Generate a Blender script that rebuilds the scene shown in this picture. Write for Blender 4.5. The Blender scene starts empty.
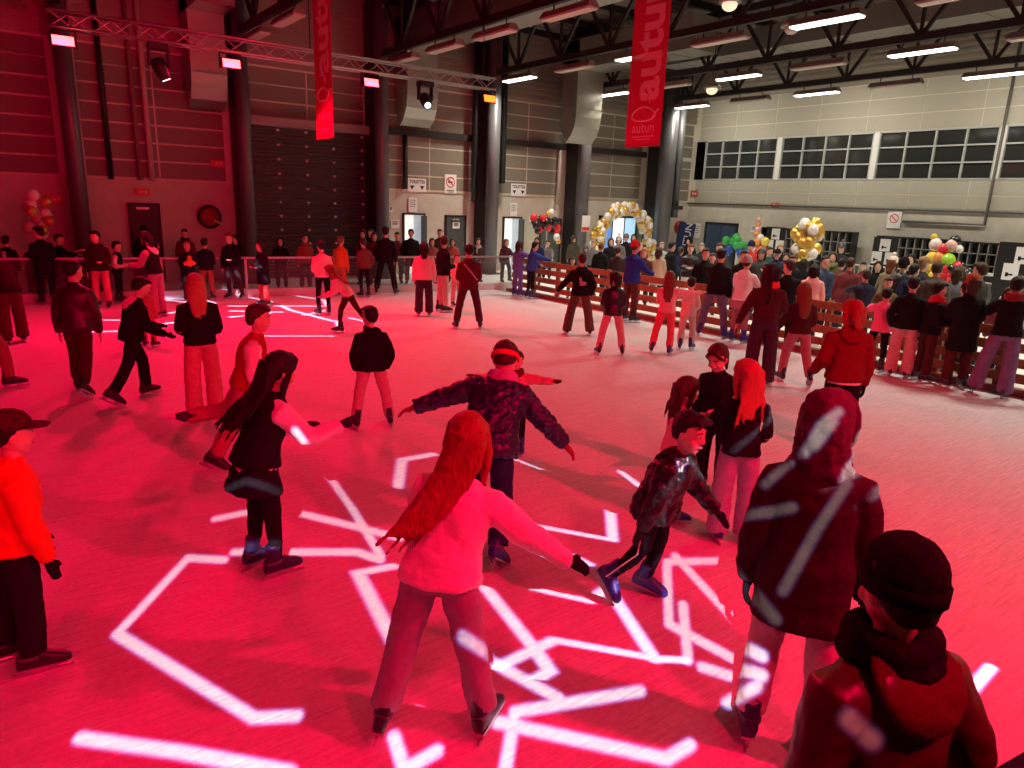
import bpy, math, random
import numpy as np
from mathutils import Vector, Matrix, Euler

# ------------------------------------------------------------------ camera, world, exposure
scene = bpy.context.scene
col = scene.collection
FPX, PITCH, ROLL, HEAD, CAMH = 705.0, math.radians(14.6), math.radians(2.07), math.radians(36.65), 2.7

def to_world(v):                      # camera-aligned ground frame -> hall frame (X along the rear wall, Y along the right wall)
    return Vector((v[0]*math.cos(HEAD)+v[1]*math.sin(HEAD), -v[0]*math.sin(HEAD)+v[1]*math.cos(HEAD), v[2]))
_f = Vector((0, math.cos(PITCH), -math.sin(PITCH))); _u = Vector((0, math.sin(PITCH), math.cos(PITCH))); _r = Vector((1, 0, 0))
FWD = to_world(_f)
RGT = to_world(_r*math.cos(ROLL)+_u*math.sin(ROLL))
UPV = to_world(_u*math.cos(ROLL)-_r*math.sin(ROLL))
CAM = Vector((0, 0, CAMH))
cd = bpy.data.cameras.new('camera'); cam = bpy.data.objects.new('camera', cd); col.objects.link(cam)
M = Matrix((RGT, UPV, -FWD)).transposed().to_4x4(); M.translation = CAM
cam.matrix_world = M
cd.sensor_width = 36.0; cd.lens = FPX/1024*36.0; cd.clip_end = 200
scene.camera = cam
scene.view_settings.view_transform = 'Standard'
scene.view_settings.look = 'None'
scene.view_settings.gamma = 1.0
scene.view_settings.use_curve_mapping = False
scene.view_settings.exposure = 0.0

wd = bpy.data.worlds.new('hall_air'); scene.world = wd; wd.use_nodes = True
wd.node_tree.nodes['Background'].inputs[0].default_value = (0.55, 0.42, 0.36, 1)
wd.node_tree.nodes['Background'].inputs[1].default_value = 0.003

RED = (1.0, 0.0, 0.052)
TUBE = (1.0, 0.92, 0.76)

def aim(o, target):
    d = Vector(target)-o.location
    o.rotation_euler = d.to_track_quat('-Z', 'Y').to_euler()

def spot(name, loc, target, power, colr, angle=100, blend=0.7, radius=0.12):
    l = bpy.data.lights.new(name, 'SPOT'); l.energy = power; l.color = colr
    l.spot_size = math.radians(angle); l.spot_blend = blend; l.shadow_soft_size = radius
    o = bpy.data.objects.new(name, l); col.objects.link(o); o.location = loc; aim(o, target)
    return o

# red flood lamps: four on the far rig in view, four on the near rig behind the camera
FAR_RIG_Y, NEAR_RIG_Y, RIG_Z = 16.0, -1.7, 5.54
FAR_LAMPS = [1.55, 4.46, 7.54, 10.81]
NEAR_LAMPS = [-6.0, -2.6, 2.0, 5.4]
POW_NEAR = [1050, 1050, 1000, 2500]
for i, x in enumerate(NEAR_LAMPS):
    spot('red_flood_light', (x, NEAR_RIG_Y+0.16, 5.2), (x-0.6, 8.0, 0.0), POW_NEAR[i], RED, 112, 0.6)
for i, x in enumerate(FAR_LAMPS[:3]):
    spot('red_flood_light', (x, FAR_RIG_Y-0.16, 5.2), (x-1.0, 13.2, 0.0), 1350, RED, 145, 0.5)
spot('amber_flood_light', (FAR_LAMPS[3], FAR_RIG_Y-0.16, 5.2), (9.5, 9.0, 0), 120, (1, 0.25, 0.02), 110, 0.5)

# lit ceiling tubes hang below the roof trusses over the public side of the hall
TRUSS_X = [-2.3, 2.05, 6.4, 10.75, 15.1, 19.45, 23.85]
LIT_TUBES = [(x, y) for x in (15.1, 19.45, 23.85) for y in (20.5, 15.0, 9.5, 4.0, -1.5)]
for x, y in LIT_TUBES:
    l = bpy.data.lights.new('tube_light', 'AREA'); l.shape = 'RECTANGLE'; l.size = 0.22; l.size_y = 1.5
    l.energy = 115 if x > 20 else (165 if x < 16 else 95); l.color = TUBE; l.spread = math.radians(172 if x > 20 else 128)
    o = bpy.data.objects.new('tube_light', l); col.objects.link(o); o.location = (x, y, 6.58)
    if x > 20: o.rotation_euler = (0, -0.75, 0); o.location.x += .1      # the row by the windows is tilted to wash the wall

# ------------------------------------------------------------------ pixel helpers (calibrated camera -> real places)
def ray(px, py):
    return FWD*FPX + RGT*(px-512) - UPV*(py-384)
def on_z(px, py, z=0.0):
    d = ray(px, py); return CAM + d*((z-CAMH)/d.z)
def on_x(px, py, X):
    d = ray(px, py); return CAM + d*(X/d.x)
def on_y(px, py, Y):
    d = ray(px, py); return CAM + d*(Y/d.y)

# ------------------------------------------------------------------ materials
MATS = {}
def mat(key, color, rough=0.6, metal=0.0, bump=0.0, scale=40.0, var=0.0, emit=None, estr=0.0, alpha=1.0, spec=0.5,
        kind='noise', sheen=0.0, trans=0.0):
    if key in MATS: return MATS[key]
    m = bpy.data.materials.new(key); m.use_nodes = True; MATS[key] = m
    nt = m.node_tree; N = nt.nodes; L = nt.links; b = N['Principled BSDF']
    b.inputs['Base Color'].default_value = (*color, 1); b.inputs['Roughness'].default_value = rough
    b.inputs['Metallic'].default_value = metal; b.inputs['Specular IOR Level'].default_value = spec
    b.inputs['Alpha'].default_value = alpha; b.inputs['Transmission Weight'].default_value = trans
    if sheen: b.inputs['Sheen Weight'].default_value = sheen
    if emit: b.inputs['Emission Color'].default_value = (*emit, 1); b.inputs['Emission Strength'].default_value = estr
    if bump or var:
        tc = N.new('ShaderNodeTexCoord')
        if kind == 'wave':
            t = N.new('ShaderNodeTexWave'); t.inputs['Scale'].default_value = scale; t.inputs['Distortion'].default_value = 3.0
            t.inputs['Detail'].default_value = 2.0; t.inputs['Detail Scale'].default_value = 2.0
        else:
            t = N.new('ShaderNodeTexNoise'); t.inputs['Scale'].default_value = scale; t.inputs['Detail'].default_value = 4.0
        if kind == 'strand':
            mp = N.new('ShaderNodeMapping'); mp.inputs['Scale'].default_value = (90, 90, 5); L.new(tc.outputs['Object'], mp.inputs['Vector']); L.new(mp.outputs['Vector'], t.inputs['Vector'])
        else: L.new(tc.outputs['Object'], t.inputs['Vector'])
        if var:
            mx = N.new('ShaderNodeMix'); mx.data_type = 'RGBA'
            mx.inputs[6].default_value = (*[max(0, c*(1-var)) for c in color], 1)
            mx.inputs[7].default_value = (*[min(1, c*(1+var)) for c in color], 1)
            L.new(t.outputs['Fac'], mx.inputs[0]); L.new(mx.outputs[2], b.inputs['Base Color'])
        if bump:
            bp = N.new('ShaderNodeBump'); bp.inputs['Strength'].default_value = min(1, bump); bp.inputs['Distance'].default_value = 0.02
            L.new(t.outputs['Fac'], bp.inputs['Height']); L.new(bp.outputs['Normal'], b.inputs['Normal'])
    return m

# ------------------------------------------------------------------ mesh builder
class MB:
    def __init__(s): s.v = []; s.f = []; s.mi = []; s.cur = 0
    def add(s, vs, fs):
        n = len(s.v); s.v += [tuple(p) for p in vs]; s.f += [tuple(i+n for i in f) for f in fs]; s.mi += [s.cur]*len(fs)
        return s
    def box(s, x0, x1, y0, y1, z0, z1):
        v = [(x, y, z) for z in (z0, z1) for y in (y0, y1) for x in (x0, x1)]
        return s.add(v, [(0, 2, 3, 1), (4, 5, 7, 6), (0, 1, 5, 4), (2, 6, 7, 3), (0, 4, 6, 2), (1, 3, 7, 5)])
    def cbox(s, c, d): return s.box(c[0]-d[0]/2, c[0]+d[0]/2, c[1]-d[1]/2, c[1]+d[1]/2, c[2]-d[2]/2, c[2]+d[2]/2)
    def beam(s, a, b, w, h=None):                    # square bar between two points
        a = Vector(a); b = Vector(b); h = h or w; d = (b-a).normalized()
        sd = d.cross(Vector((0, 0, 1)));
        if sd.length < 1e-4: sd = Vector((1, 0, 0))
        sd.normalize(); up = sd.cross(d)
        v = [p+sd*(i*w/2)+up*(j*h/2) for p in (a, b) for i, j in ((-1, -1), (1, -1), (1, 1), (-1, 1))]
        return s.add(v, [(0, 1, 2, 3), (7, 6, 5, 4), (0, 4, 5, 1), (1, 5, 6, 2), (2, 6, 7, 3), (3, 7, 4, 0)])
    def rings(s, rs, cap=True):                      # rs: list of rings (equal counts), closed loft
        n = len(rs[0]); v = [p for r in rs for p in r]; f = []
        for i in range(len(rs)-1):
            for j in range(n):
                k = (j+1) % n; f.append((i*n+j, i*n+k, (i+1)*n+k, (i+1)*n+j))
        if cap: f.append(tuple(range(n-1, -1, -1))); f.append(tuple((len(rs)-1)*n+j for j in range(n)))
        return s.add(v, f)
    def tube(s, pts, rad, n=8, round_ends=False, flat=1.0):
        pts = [Vector(p) for p in pts]
        if not hasattr(rad, '__len__'): rad = [rad]*len(pts)
        rad = list(rad)
        if round_ends:
            d0 = (pts[0]-pts[1]).normalized(); d1 = (pts[-1]-pts[-2]).normalized(); r0, r1 = rad[0], rad[-1]
            pts = [pts[0]+d0*r0*0.95, pts[0]+d0*r0*0.7] + pts + [pts[-1]+d1*r1*0.7, pts[-1]+d1*r1*0.95]
            rad = [r0*0.3, r0*0.72] + rad + [r1*0.72, r1*0.3]
        rs = []; ref = None
        for i, p in enumerate(pts):
            d = (pts[min(i+1, len(pts)-1)]-pts[max(i-1, 0)]).normalized()
            if ref is None:
                ref = Vector((1, 0, 0)) if abs(d.x) < 0.8 else Vector((0, 1, 0))
            a = (ref-d*ref.dot(d)).normalized(); ref = a; b = d.cross(a)
            rs.append([p+a*(rad[i]*math.cos(t))+b*(rad[i]*flat*math.sin(t)) for t in [2*math.pi*k/n for k in range(n)]])
        return s.rings(rs)
    def cyl(s, a, b, r, n=12): return s.tube([a, b], r, n)
    def ball(s, c, r, n=10, m=6):
        c = Vector(c); r = (r, r, r) if not hasattr(r, '__len__') else r
        rs = []
        for i in range(m+1):
            ph = -math.pi/2+math.pi*(i+0.12*(1 if i == 0 else (-1 if i == m else 0)))/m
            rs.append([(c.x+r[0]*math.cos(ph)*math.cos(2*math.pi*k/n), c.y+r[1]*math.cos(ph)*math.sin(2*math.pi*k/n), c.z+r[2]*math.sin(ph)) for k in range(n)])
        return s.rings(rs)
    def mesh(s, name, smooth=False):
        me = bpy.data.meshes.new(name); me.from_pydata([tuple(p) for p in s.v], [], s.f)
        if any(s.mi): me.polygons.foreach_set('material_index', s.mi)
        if smooth: me.polygons.foreach_set('use_smooth', [True]*len(s.f))
        me.update(); return me

def link(name, me, m=None, parent=None, loc=None, rot=None):
    o = bpy.data.objects.new(name, me); col.objects.link(o)
    if m is not None and me is not None and not me.materials: me.materials.append(m)
    if parent is not None: o.parent = parent
    if loc is not None: o.location = loc
    if rot is not None: o.rotation_euler = rot
    return o
def obj(name, mb, m, parent=None, smooth=False, loc=None, rot=None):
    return link(name, mb.mesh(name, smooth), m, parent, loc, rot)
def empty(name, loc=(0, 0, 0), rz=0.0):
    o = bpy.data.objects.new(name, None); col.objects.link(o); o.location = loc; o.rotation_euler = (0, 0, rz)
    o.empty_display_size = 0.2; return o
def tag(o, label=None, cat=None, group=None, kind=None):
    if label: o['label'] = label
    if cat: o['category'] = cat
    if group: o['group'] = group
    if kind: o['kind'] = kind
    return o
def text_mesh(body, size, extrude=0.002, bold=0.0, sx=1.0):
    c = bpy.data.curves.new('lettering', 'FONT'); c.body = body; c.size = size; c.extrude = extrude; c.offset = bold
    c.align_x = 'CENTER'; c.align_y = 'CENTER'; c.resolution_u = 3
    o = bpy.data.objects.new('lettering', c); col.objects.link(o)
    dg = bpy.context.evaluated_depsgraph_get(); me = bpy.data.meshes.new_from_object(o.evaluated_get(dg))
    bpy.data.objects.remove(o)
    if sx != 1.0:
        for v in me.vertices: v.co.x *= sx
    return me
# ------------------------------------------------------------------ people
PENDING = []      # objects whose modifiers get applied in one pass
def soft(o, voxel, smooth=4, disp=0.0, dscale=0.12, kind='CLOUDS'):
    r = o.modifiers.new('skin', 'REMESH'); r.mode = 'VOXEL'; r.voxel_size = voxel; r.use_smooth_shade = True
    if smooth:
        s = o.modifiers.new('soften', 'SMOOTH'); s.factor = 0.5; s.iterations = smooth
    if disp:
        t = bpy.data.textures.get(kind+str(dscale))
        if t is None:
            t = bpy.data.textures.new(kind+str(dscale), kind); t.noise_scale = dscale
        d = o.modifiers.new('folds', 'DISPLACE'); d.texture = t; d.strength = disp; d.mid_level = 0.5; d.texture_coords = 'LOCAL'
    PENDING.append(o)
def apply_pending():
    bpy.context.view_layer.update()
    dg = bpy.context.evaluated_depsgraph_get()
    done = []
    for o in PENDING:
        me = bpy.data.meshes.new_from_object(o.evaluated_get(dg)); me.name = o.name
        done.append((o, me))
    for o, me in done:
        m = o.data.materials[0] if o.data.materials else None
        old = o.data; o.modifiers.clear(); o.data = me
        if m and not me.materials: me.materials.append(m)
        if old.users == 0: bpy.data.meshes.remove(old)
    PENDING.clear()

def cloth(colr, kind='cloth'):
    key = '%s_%.3f_%.3f_%.3f' % (kind, *colr)
    if kind == 'denim': return mat(key, colr, 0.85, 0, 0.25, 22, 0.28, spec=.15)
    if kind == 'shiny': return mat(key, colr, 0.38, 0, 0.2, 14, 0.1)
    if kind == 'knit': return mat(key, colr, 0.95, 0, 0.5, 120, 0.15, spec=.1)
    if kind == 'hair': return mat(key, colr, 0.5, 0, 0.7, 1.0, 0.45, kind='strand', spec=.3)
    if kind == 'skin': return mat(key, colr, 0.55, 0, 0.05, 60, 0.05)
    if kind == 'leather': return mat(key, colr, 0.42, 0, 0.1, 60, 0.1)
    return mat(key, colr, 0.88, 0, 0.25, 70, 0.12, spec=.12)

SKIN = (0.62, 0.38, 0.29)
ARM = {'down': (.24, .0, -1, .04, .2, -1), 'bent': (.2, -.05, -1, -.3, .9, .05), 'front': (.15, .5, -.85, -.15, 1, .1),
       'out': (.95, .1, -.4, .95, .2, -.3), 'outlow': (.65, .0, -.8, .6, .2, -.75), 'pocket': (.42, -.25, -1, -.22, .45, -.85),
       'rail': (.25, .65, -.75, 0, .95, -.3), 'phone': (.2, .2, -1, -.35, .85, .55), 'back': (.25, -.45, -.9, .1, -.3, -1),
       'up': (.3, .75, .1, -.1, .7, .7), 'hug': (.25, .35, -.9, -.85, .55, .1), 'reach': (.2, .95, -.25, .0, 1, -.1),
       'side': (1, .05, -.15, 1, .1, 0)}
LEG = {'stand': (.07, .02, -1, .02, -.04, -1), 'wide': (.24, .0, -1, .16, -.04, -1), 'bent': (.1, .38, -1, .06, -.3, -1),
       'fwd': (.08, .42, -1, .05, .05, -1), 'rear': (.08, -.32, -1, .05, -.6, -.9), 'lift': (.1, -.55, -.85, .05, -.95, -.25),
       'step': (.08, .3, -1, .03, -.12, -1), 'push': (.45, -.15, -1, .5, -.35, -1)}

def oval(c, a, b, rx, ry, n, p=2.0):
    out = []
    for k in range(n):
        t = 2*math.pi*k/n; ct, st = math.cos(t), math.sin(t)
        e = 2.0/p
        out.append(c+a*(rx*math.copysign(abs(ct)**e, ct))+b*(ry*math.copysign(abs(st)**e, st)))
    return out

SHARED = {}
def skate_meshes(kind):
    if kind in SHARED: return SHARED[kind]
    b = MB()
    X, Y, Z = Vector((1, 0, 0)), Vector((0, 1, 0)), Vector((0, 0, 1))
    s0 = 0.045 if kind != 'shoe' else 0.0     # sole height above ice (blade below)
    # foot: heel -0.09 .. toe 0.19, around ankle at origin x=y=0
    sec = [(-.095, .02, .03, .05), (-.085, .034, .045, .05), (-.03, .038, .058, .062), (.04, .042, .056, .056), (.10, .046, .042, .044), (.155, .043, .032, .034), (.185, .028, .022, .026), (.195, .01, .01, .02)]
    b.rings([oval(Vector((0, y, s0+zc)), X, Z, rx, rz, 12, 2.6) for y, rx, rz, zc in sec])
    top = 0.25 if kind != 'shoe' else 0.12
    sh = [(s0+.03, .036, .062, -.03), (s0+.09, .043, .06, -.025), (s0+.14, .048, .056, -.018), (top, .05, .056, -.014), (top+.012, .046, .05, -.014)]
    b.rings([oval(Vector((0, yc, z)), X, Y, rx, ry, 12, 2.3) for z, rx, ry, yc in sh])
    o = obj('skate_boot', b, None); soft(o, 0.011, 2)
    bl = MB()
    bl.box(-.004, .004, -.11, .2, 0.0, .022); bl.box(-.01, .01, -.08, -.03, .02, .06); bl.box(-.01, .01, .06, .12, .02, .06)
    bl.box(-.03, .03, -.09, .17, .045, .058)
    st = MB()
    for z, y in ((s0+.085, .035),):
        st.rings([oval(Vector((0, -.022, z-.010+.020*i)), X, Y, .048, .066, 14, 2.3) for i in (0, 1)])
        st.box(-.022, .022, y+.012, y+.04, z-.012, z+.014)
    SHARED[kind] = [o, bl.mesh('blade'), st.mesh('strap')]
    return SHARED[kind]

def hand_into(b, R, wrist, dirv, side, s, thick=1.0, spread=0.0, curl=0.25):
    """palm and five fingers from the wrist along dirv; side=+1 right hand, thumb inward/forward."""
    d = dirv.normalized(); fw = R @ Vector((0, 1, 0)); pn = R @ Vector((-side, 0, 0))      # palm faces the thigh
    pn = (pn-d*pn.dot(d));
    if pn.length < .2: pn = R @ Vector((0, 0, -1)); pn = pn-d*pn.dot(d)
    pn.normalize(); w = pn.cross(d) if side > 0 else d.cross(pn)                            # across the palm, thumb side
    if w.dot(fw) < 0: w = -w
    L = 0.045*s
    b.rings([oval(wrist+d*(L*t), w, pn, rx*s*thick, ry*s*thick, 10) for t, rx, ry in ((-.5, .016, .013), (0, .017, .013), (.6, .023, .014), (1.3, .026, .013), (2.0, .025, .011), (2.15, .018, .008))])
    for i, (off, ln) in enumerate(((.019, .86), (.006, 1.0), (-.007, .95), (-.019, .75))):
        base = wrist+d*(L*1.85)+w*(off*s); d1 = (d+pn*curl*.6+w*(off*6*spread)).normalized(); d2 = (d+pn*curl*2.2).normalized()
        m1 = base+d1*(.034*s*ln); m2 = m1+d2*(.042*s*ln)
        b.tube([base-d*.012*s, base, m1, m2], [.0078*s*thick]*3+[.0062*s*thick], 6, True)
    t0 = wrist+d*(L*.5)+w*(.016*s); t1 = t0+(d*.7+w*.75+pn*.2).normalized()*(.032*s); t2 = t1+(d*.95+w*.25+pn*.4).normalized()*(.03*s)
    b.tube([t0, t1, t2], [.0105*s*thick, .0095*s*thick, .007*s*thick], 6, True)

NPEOPLE = [0]
def person(label, loc, h, facing, top=('jacket', (.02, .02, .02)), bot=('jeans', (.03, .03, .04)), hair=('short', (.02, .012, .01)),
           hat=None, armL='down', armR='down', legL='stand', legR='stand', lean=3.0, side=0.0, twist=0.0, headyaw=0.0, headpitch=0.0,
           glove=None, boots=(.03, .035, .12), skates=True, lod=2, sleeve=None, hood=None, hoodup=None, scarf=None, bag=None, face=False,
           group=None, fat=1.08, hk=1.05, skin=SKIN, glasses=False, extra=None):
    root = empty('person', (loc[0], loc[1], 0), facing)
    tag(root, label, 'person', group)
    rnd = random.Random(NPEOPLE[0]*7+3); NPEOPLE[0] += 1
    S = h/1.7
    kid = 1.0+max(0, min(1, (1.62-h)/0.6))*0.28                 # children have larger heads
    n = {0: 16, 1: 12, 2: 10}[lod]
    vox = {0: .0085, 1: .013, 2: .021}[lod]*(1 if h > 1.3 else .85)
    I = Matrix.Identity(3)
    Rt = Matrix.Rotation(math.radians(twist), 3, 'Z') @ Matrix.Rotation(-math.radians(lean), 3, 'X') @ Matrix.Rotation(math.radians(side), 3, 'Y')
    Rp = Matrix.Rotation(-math.radians(lean*.4), 3, 'X') @ Matrix.Rotation(math.radians(side*.4), 3, 'Y')
    Rh = Matrix.Rotation(math.radians(twist*.6), 3, 'Z') @ Matrix.Rotation(-math.radians(lean*.35), 3, 'X') @ Matrix.Rotation(-math.radians(headyaw), 3, 'Z') @ Matrix.Rotation(-math.radians(headpitch), 3, 'X')
    X, Y, Z = Vector((1, 0, 0)), Vector((0, 1, 0)), Vector((0, 0, 1))
    Hh = 0.246*S*kid**.75*hk
    thigh, shin, spine, up, fo = .415*S, .40*S, .475*S, .285*S, .25*S
    ank = (.125 if skates else .078)*S
    k = 1-(kid-1)*.16
    thigh *= k; shin *= k; spine *= k; up *= k; fo *= k
    # legs first (pelvis at origin), then lift everything so the lower sole meets the ground
    legs = []
    for sd, lg in ((-1, legL), (1, legR)):
        lg = LEG[lg] if isinstance(lg, str) else lg
        hip = Rp @ Vector((sd*.088*S, 0, -.02*S))
        d1 = Vector((sd*lg[0], lg[1], lg[2])).normalized(); d2 = Vector((sd*lg[3], lg[4], lg[5])).normalized()
        kn = hip+d1*thigh; an = kn+d2*shin
        ff = Y+X*(sd*.18); ff = (ff-d2*ff.dot(d2)).normalized()
        legs.append([hip, kn, an, d2, ff])
    low = min(l[2].z + min(l[3].z, -.75)*ank for l in legs)
    g = [l for l in legs if l[2].z+l[3].z*ank < low+.09*S]
    ctr = sum((l[2] for l in g), Vector())/len(g)
    off = Vector((-ctr.x, -ctr.y, -low))
    for l in legs:
        for i in range(3): l[i] = l[i]+off
    pel = off.copy()
    def T(x, y, t): return pel + (Rt if t > 0 else Rp) @ Vector((x, y, t))
    def tsec(t, rx, ry, yo=0.0, p=2.4):
        q = max(0.0, min(1.0, t/(.18*S))); Rm = Rt if q >= 1 else Rp
        a = ((Rp @ X)*(1-q)+(Rt @ X)*q).normalized(); b_ = ((Rp @ Y)*(1-q)+(Rt @ Y)*q).normalized()
        c = pel+(Rp @ Vector((0, yo, t)))*(1-q)+(Rt @ Vector((0, yo, t)))*q
        return oval(c, a, b_, rx*fat, ry*fat, n+4, p)
    neck = T(0, .0, spine)
    headc = neck + (Rt @ Z)*(.055*S) + (Rh @ Vector((0, .012*S, 0)))
    def Hd(x, y, z): return headc + Rh @ (Vector((x, y, z))*Hh)
    def hoval(z, rx, ry, yo, p=2.0): return oval(Hd(0, yo, z), Rh @ X, Rh @ Y, rx*Hh, ry*Hh, n+2, p)
    arms = []
    for sd, am in ((-1, armL), (1, armR)):
        am = ARM[am] if isinstance(am, str) else am
        sh = T(sd*.162*S*(1-(kid-1)*.25), -.005*S, spine-.088*S)
        Rm = Matrix.Rotation(math.radians(twist), 3, 'Z') @ Matrix.Rotation(-math.radians(lean*.5), 3, 'X')
        d1 = (Rm @ Vector((sd*am[0], am[1], am[2]))).normalized(); d2 = (Rm @ Vector((sd*am[3], am[4], am[5]))).normalized()
        el = sh+d1*up; wr = el+d2*fo
        arms.append([sh, el, wr, d1, d2, sd])
    # --- body: one continuous surface
    b = MB()
    b.rings([tsec(t*S*k, rx*S, ry*S) for t, rx, ry in ((-.09, .06, .06), (-.06, .13, .09), (0, .145, .098), (.12, .12, .085), (.28, .135, .095), (.40, .15, .088), (.455, .10, .065), (.475, .05, .05))])
    b.tube([T(0, 0, spine-.03*S), headc+(Rh @ Z)*(Hh*.25)], .052*S, n, False)
    hs = [(.0, .07, .07, .20), (.03, .14, .14, .18), (.12, .215, .235, .11), (.24, .27, .33, .04), (.38, .295, .385, .01), (.52, .31, .405, .0), (.66, .32, .42, -.015), (.78, .30, .395, -.02), (.88, .245, .32, -.025), (.95, .16, .21, -.025), (.995, .04, .05, -.025)]
    b.rings([hoval(*q) for q in hs])
    b.rings([oval(Hd(0, y, z), Rh @ X, Rh @ Y, rx*Hh, ry*Hh, 8) for z, rx, ry, y in ((.30, .05, .05, .36), (.34, .085, .09, .40), (.40, .06, .075, .405), (.52, .035, .05, .385), (.60, .03, .04, .375))])
    b.rings([oval(Hd(0, .345, z), Rh @ X, Rh @ Y, rx*Hh, .05*Hh, 8) for z, rx in ((.175, .06), (.2, .11), (.225, .11), (.25, .06))])
    for sd in (-1, 1):
        b.ball(Hd(sd*.325, -.02, .42), (.04*Hh, .075*Hh, .11*Hh), 8, 6)
        b.ball(Hd(sd*.15, .34, .585), (.11*Hh, .055*Hh, .03*Hh), 8, 5)
        b.ball(Hd(sd*.19, .25, .30), (.1*Hh, .1*Hh, .1*Hh), 8, 5)
    for sh, el, wr, d1, d2, sd in arms:
        b.tube([sh-(Rt @ X)*(sd*.06*S), sh, sh+d1*up*.5, el, el+d2*fo*.4, wr], [.05*S, .052*S, .045*S, .036*S, .037*S, .024*S], n, True)
        if not glove: hand_into(b, Rt, wr, d2, sd, S*1.04, 1.1 if lod < 2 else 1.25)
    for hip, kn, an, d2, ff in legs:
        b.tube([hip+Z*.04*S, hip.lerp(kn, .35), kn, kn.lerp(an, .35), an, an+d2*ank*.3], [.066*S, .062*S, .038*S, .038*S, .026*S, .028*S], n, True)
        b.tube([an+d2*ank*.35-ff*.03*S, an+d2*ank*.38+ff*.11*S], [.026*S, .02*S], n, True)
    body = obj('body', b, cloth(skin, 'skin'), root); soft(body, vox, 3 if lod == 2 else 2)
    if face:
        for sd in (-1, 1):
            e = MB(); e.ball(Hd(sd*.135, .352, .505), (.058*Hh, .04*Hh, .032*Hh), 8, 6); obj('eye', e, mat('eye_white', (.75, .72, .7), .3), root, True)
            e = MB(); e.ball(Hd(sd*.135, .383, .505), (.028*Hh, .018*Hh, .028*Hh), 8, 6); obj('iris', e, mat('iris_dark', (.02, .012, .01), .2), root, True)
            e = MB(); e.tube([Hd(sd*.06, .405, .60), Hd(sd*.14, .395, .625), Hd(sd*.215, .35, .60)], .014*Hh, 6); obj('eyebrow', e, cloth(hair[1] if hair else (.02, .015, .01), 'hair'), root, True)
        e = MB(); e.tube([Hd(-.1, .365, .21), Hd(-.03, .405, .217), Hd(.03, .405, .217), Hd(.1, .365, .21)], [.008*Hh, .026*Hh, .026*Hh, .008*Hh], 6); obj('lips', e, mat('lips', (.45, .15, .14), .45), root, True)
        if glasses:
            e = MB()
            for sd in (-1, 1):
                e.tube([Hd(sd*.14+.09*math.cos(t*math.pi/5), .43, .5+.08*math.sin(t*math.pi/5)) for t in range(11)], .009*Hh, 5)
                e.tube([Hd(sd*.23, .43, .52), Hd(sd*.33, .02, .50)], .009*Hh, 5)
            obj('glasses', e, mat('black_plastic', (.01, .01, .01), .3), root)
    # --- trousers / skirt / leggings
    kind, bc = bot[0], bot[1]
    b = MB()
    b.rings([tsec(t*S*k, rx*S, ry*S) for t, rx, ry in ((-.115, .05, .06), (-.09, .135, .102), (-.03, .155, .112), (.05, .145, .105), (.10, .13, .098), (.112, .10, .08))])
    prof = {'jeans': (.078, .09, .078, .075, .074, .074), 'wide': (.08, .094, .094, .094, .098, .10), 'slim': (.078, .083, .064, .06, .042, .04), 'skirt': (.078, .083, .064, .06, .042, .04)}[kind]
    for hip, kn, an, d2, ff in legs:
        end = an+d2*({'slim': -.02, 'skirt': -.02, 'jeans': -.035, 'wide': .03}[kind]*S)
        kb = kn+(kn-(hip+an)/2)*.06
        b.tube([hip+Z*.05*S, hip.lerp(kn, .3), kb.lerp(hip, .12), kn.lerp(an, .25), an.lerp(kn, .2), end], [r*S*(1+(fat-1)*.5) for r in prof], n, False)
    o = obj('leggings' if kind == 'skirt' else 'trousers', b, cloth(bc, bot[2] if len(bot) > 2 else ('denim' if kind in ('jeans', 'wide') else 'cloth')), root)
    soft(o, {0: .0105, 1: .014, 2: .022}[lod], 3, .02*S if lod < 2 else .016*S, .09)
    if kind == 'skirt':
        b = MB(); b.rings([tsec(t*S*k, rx*S, ry*S) for t, rx, ry in ((-.26, .20, .165), (-.25, .205, .17), (-.1, .175, .13), (.04, .15, .108), (.09, .135, .10), (.10, .11, .09))])
        o = obj('skirt', b, cloth(bot[3] if len(bot) > 3 else bc), root); soft(o, .013 if lod < 2 else .022, 2, .02, .06)
    # --- upper garment
    kind, tc = top[0], top[1]
    hem = {'jacket': -.10, 'sweater': -.055, 'coat': -.36, 'parka': -.27, 'puffer': -.12, 'vest': -.05, 'hoodie': -.09, 'crop': .03}[kind]
    bulk = {'jacket': 1.05, 'sweater': 1.0, 'coat': 1.08, 'parka': 1.12, 'puffer': 1.14, 'vest': 1.03, 'hoodie': 1.06, 'crop': .98}[kind]
    secs = [(hem, .166, .13), (hem+.015, .18, .14)]
    if hem < -.2: secs += [(-.15, .172, .13)]
    secs += [(max(hem+.05, .02), .172, .13), (.14, .152, .116), (.28, .163, .124), (.37, .168, .115), (.425, .145, .095), (.458, .10, .076), (.482, .068, .066)]
    b = MB(); b.rings([tsec(t*S*k, rx*S*bulk*(1-(kid-1)*.18), ry*S*bulk) for t, rx, ry in secs])
    nk = T(0, .005*S, spine-.02*S); nz = (Rt @ Z)
    if kind != 'vest' or not sleeve: pass
    sl = MB() if sleeve else b
    for sh, el, wr, d1, d2, sd in arms:
        r = bulk*S*(1-(kid-1)*.1)*(1.06+(fat-1)*.6)
        sl.tube([sh-(Rt @ X)*(sd*.07*S)-Z*.01*S, sh+(d1*.02-(Rt @ X)*sd*.004)*S, sh+d1*up*.45, el-d1*.02*S, el+d2*fo*.12, el+d2*fo*.55, wr-d2*.03*S, wr+d2*.004*S],
                [.078*r, .077*r, .068*r, .06*r, .059*r, .053*r, .046*r, .043*r], n, False)
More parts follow.
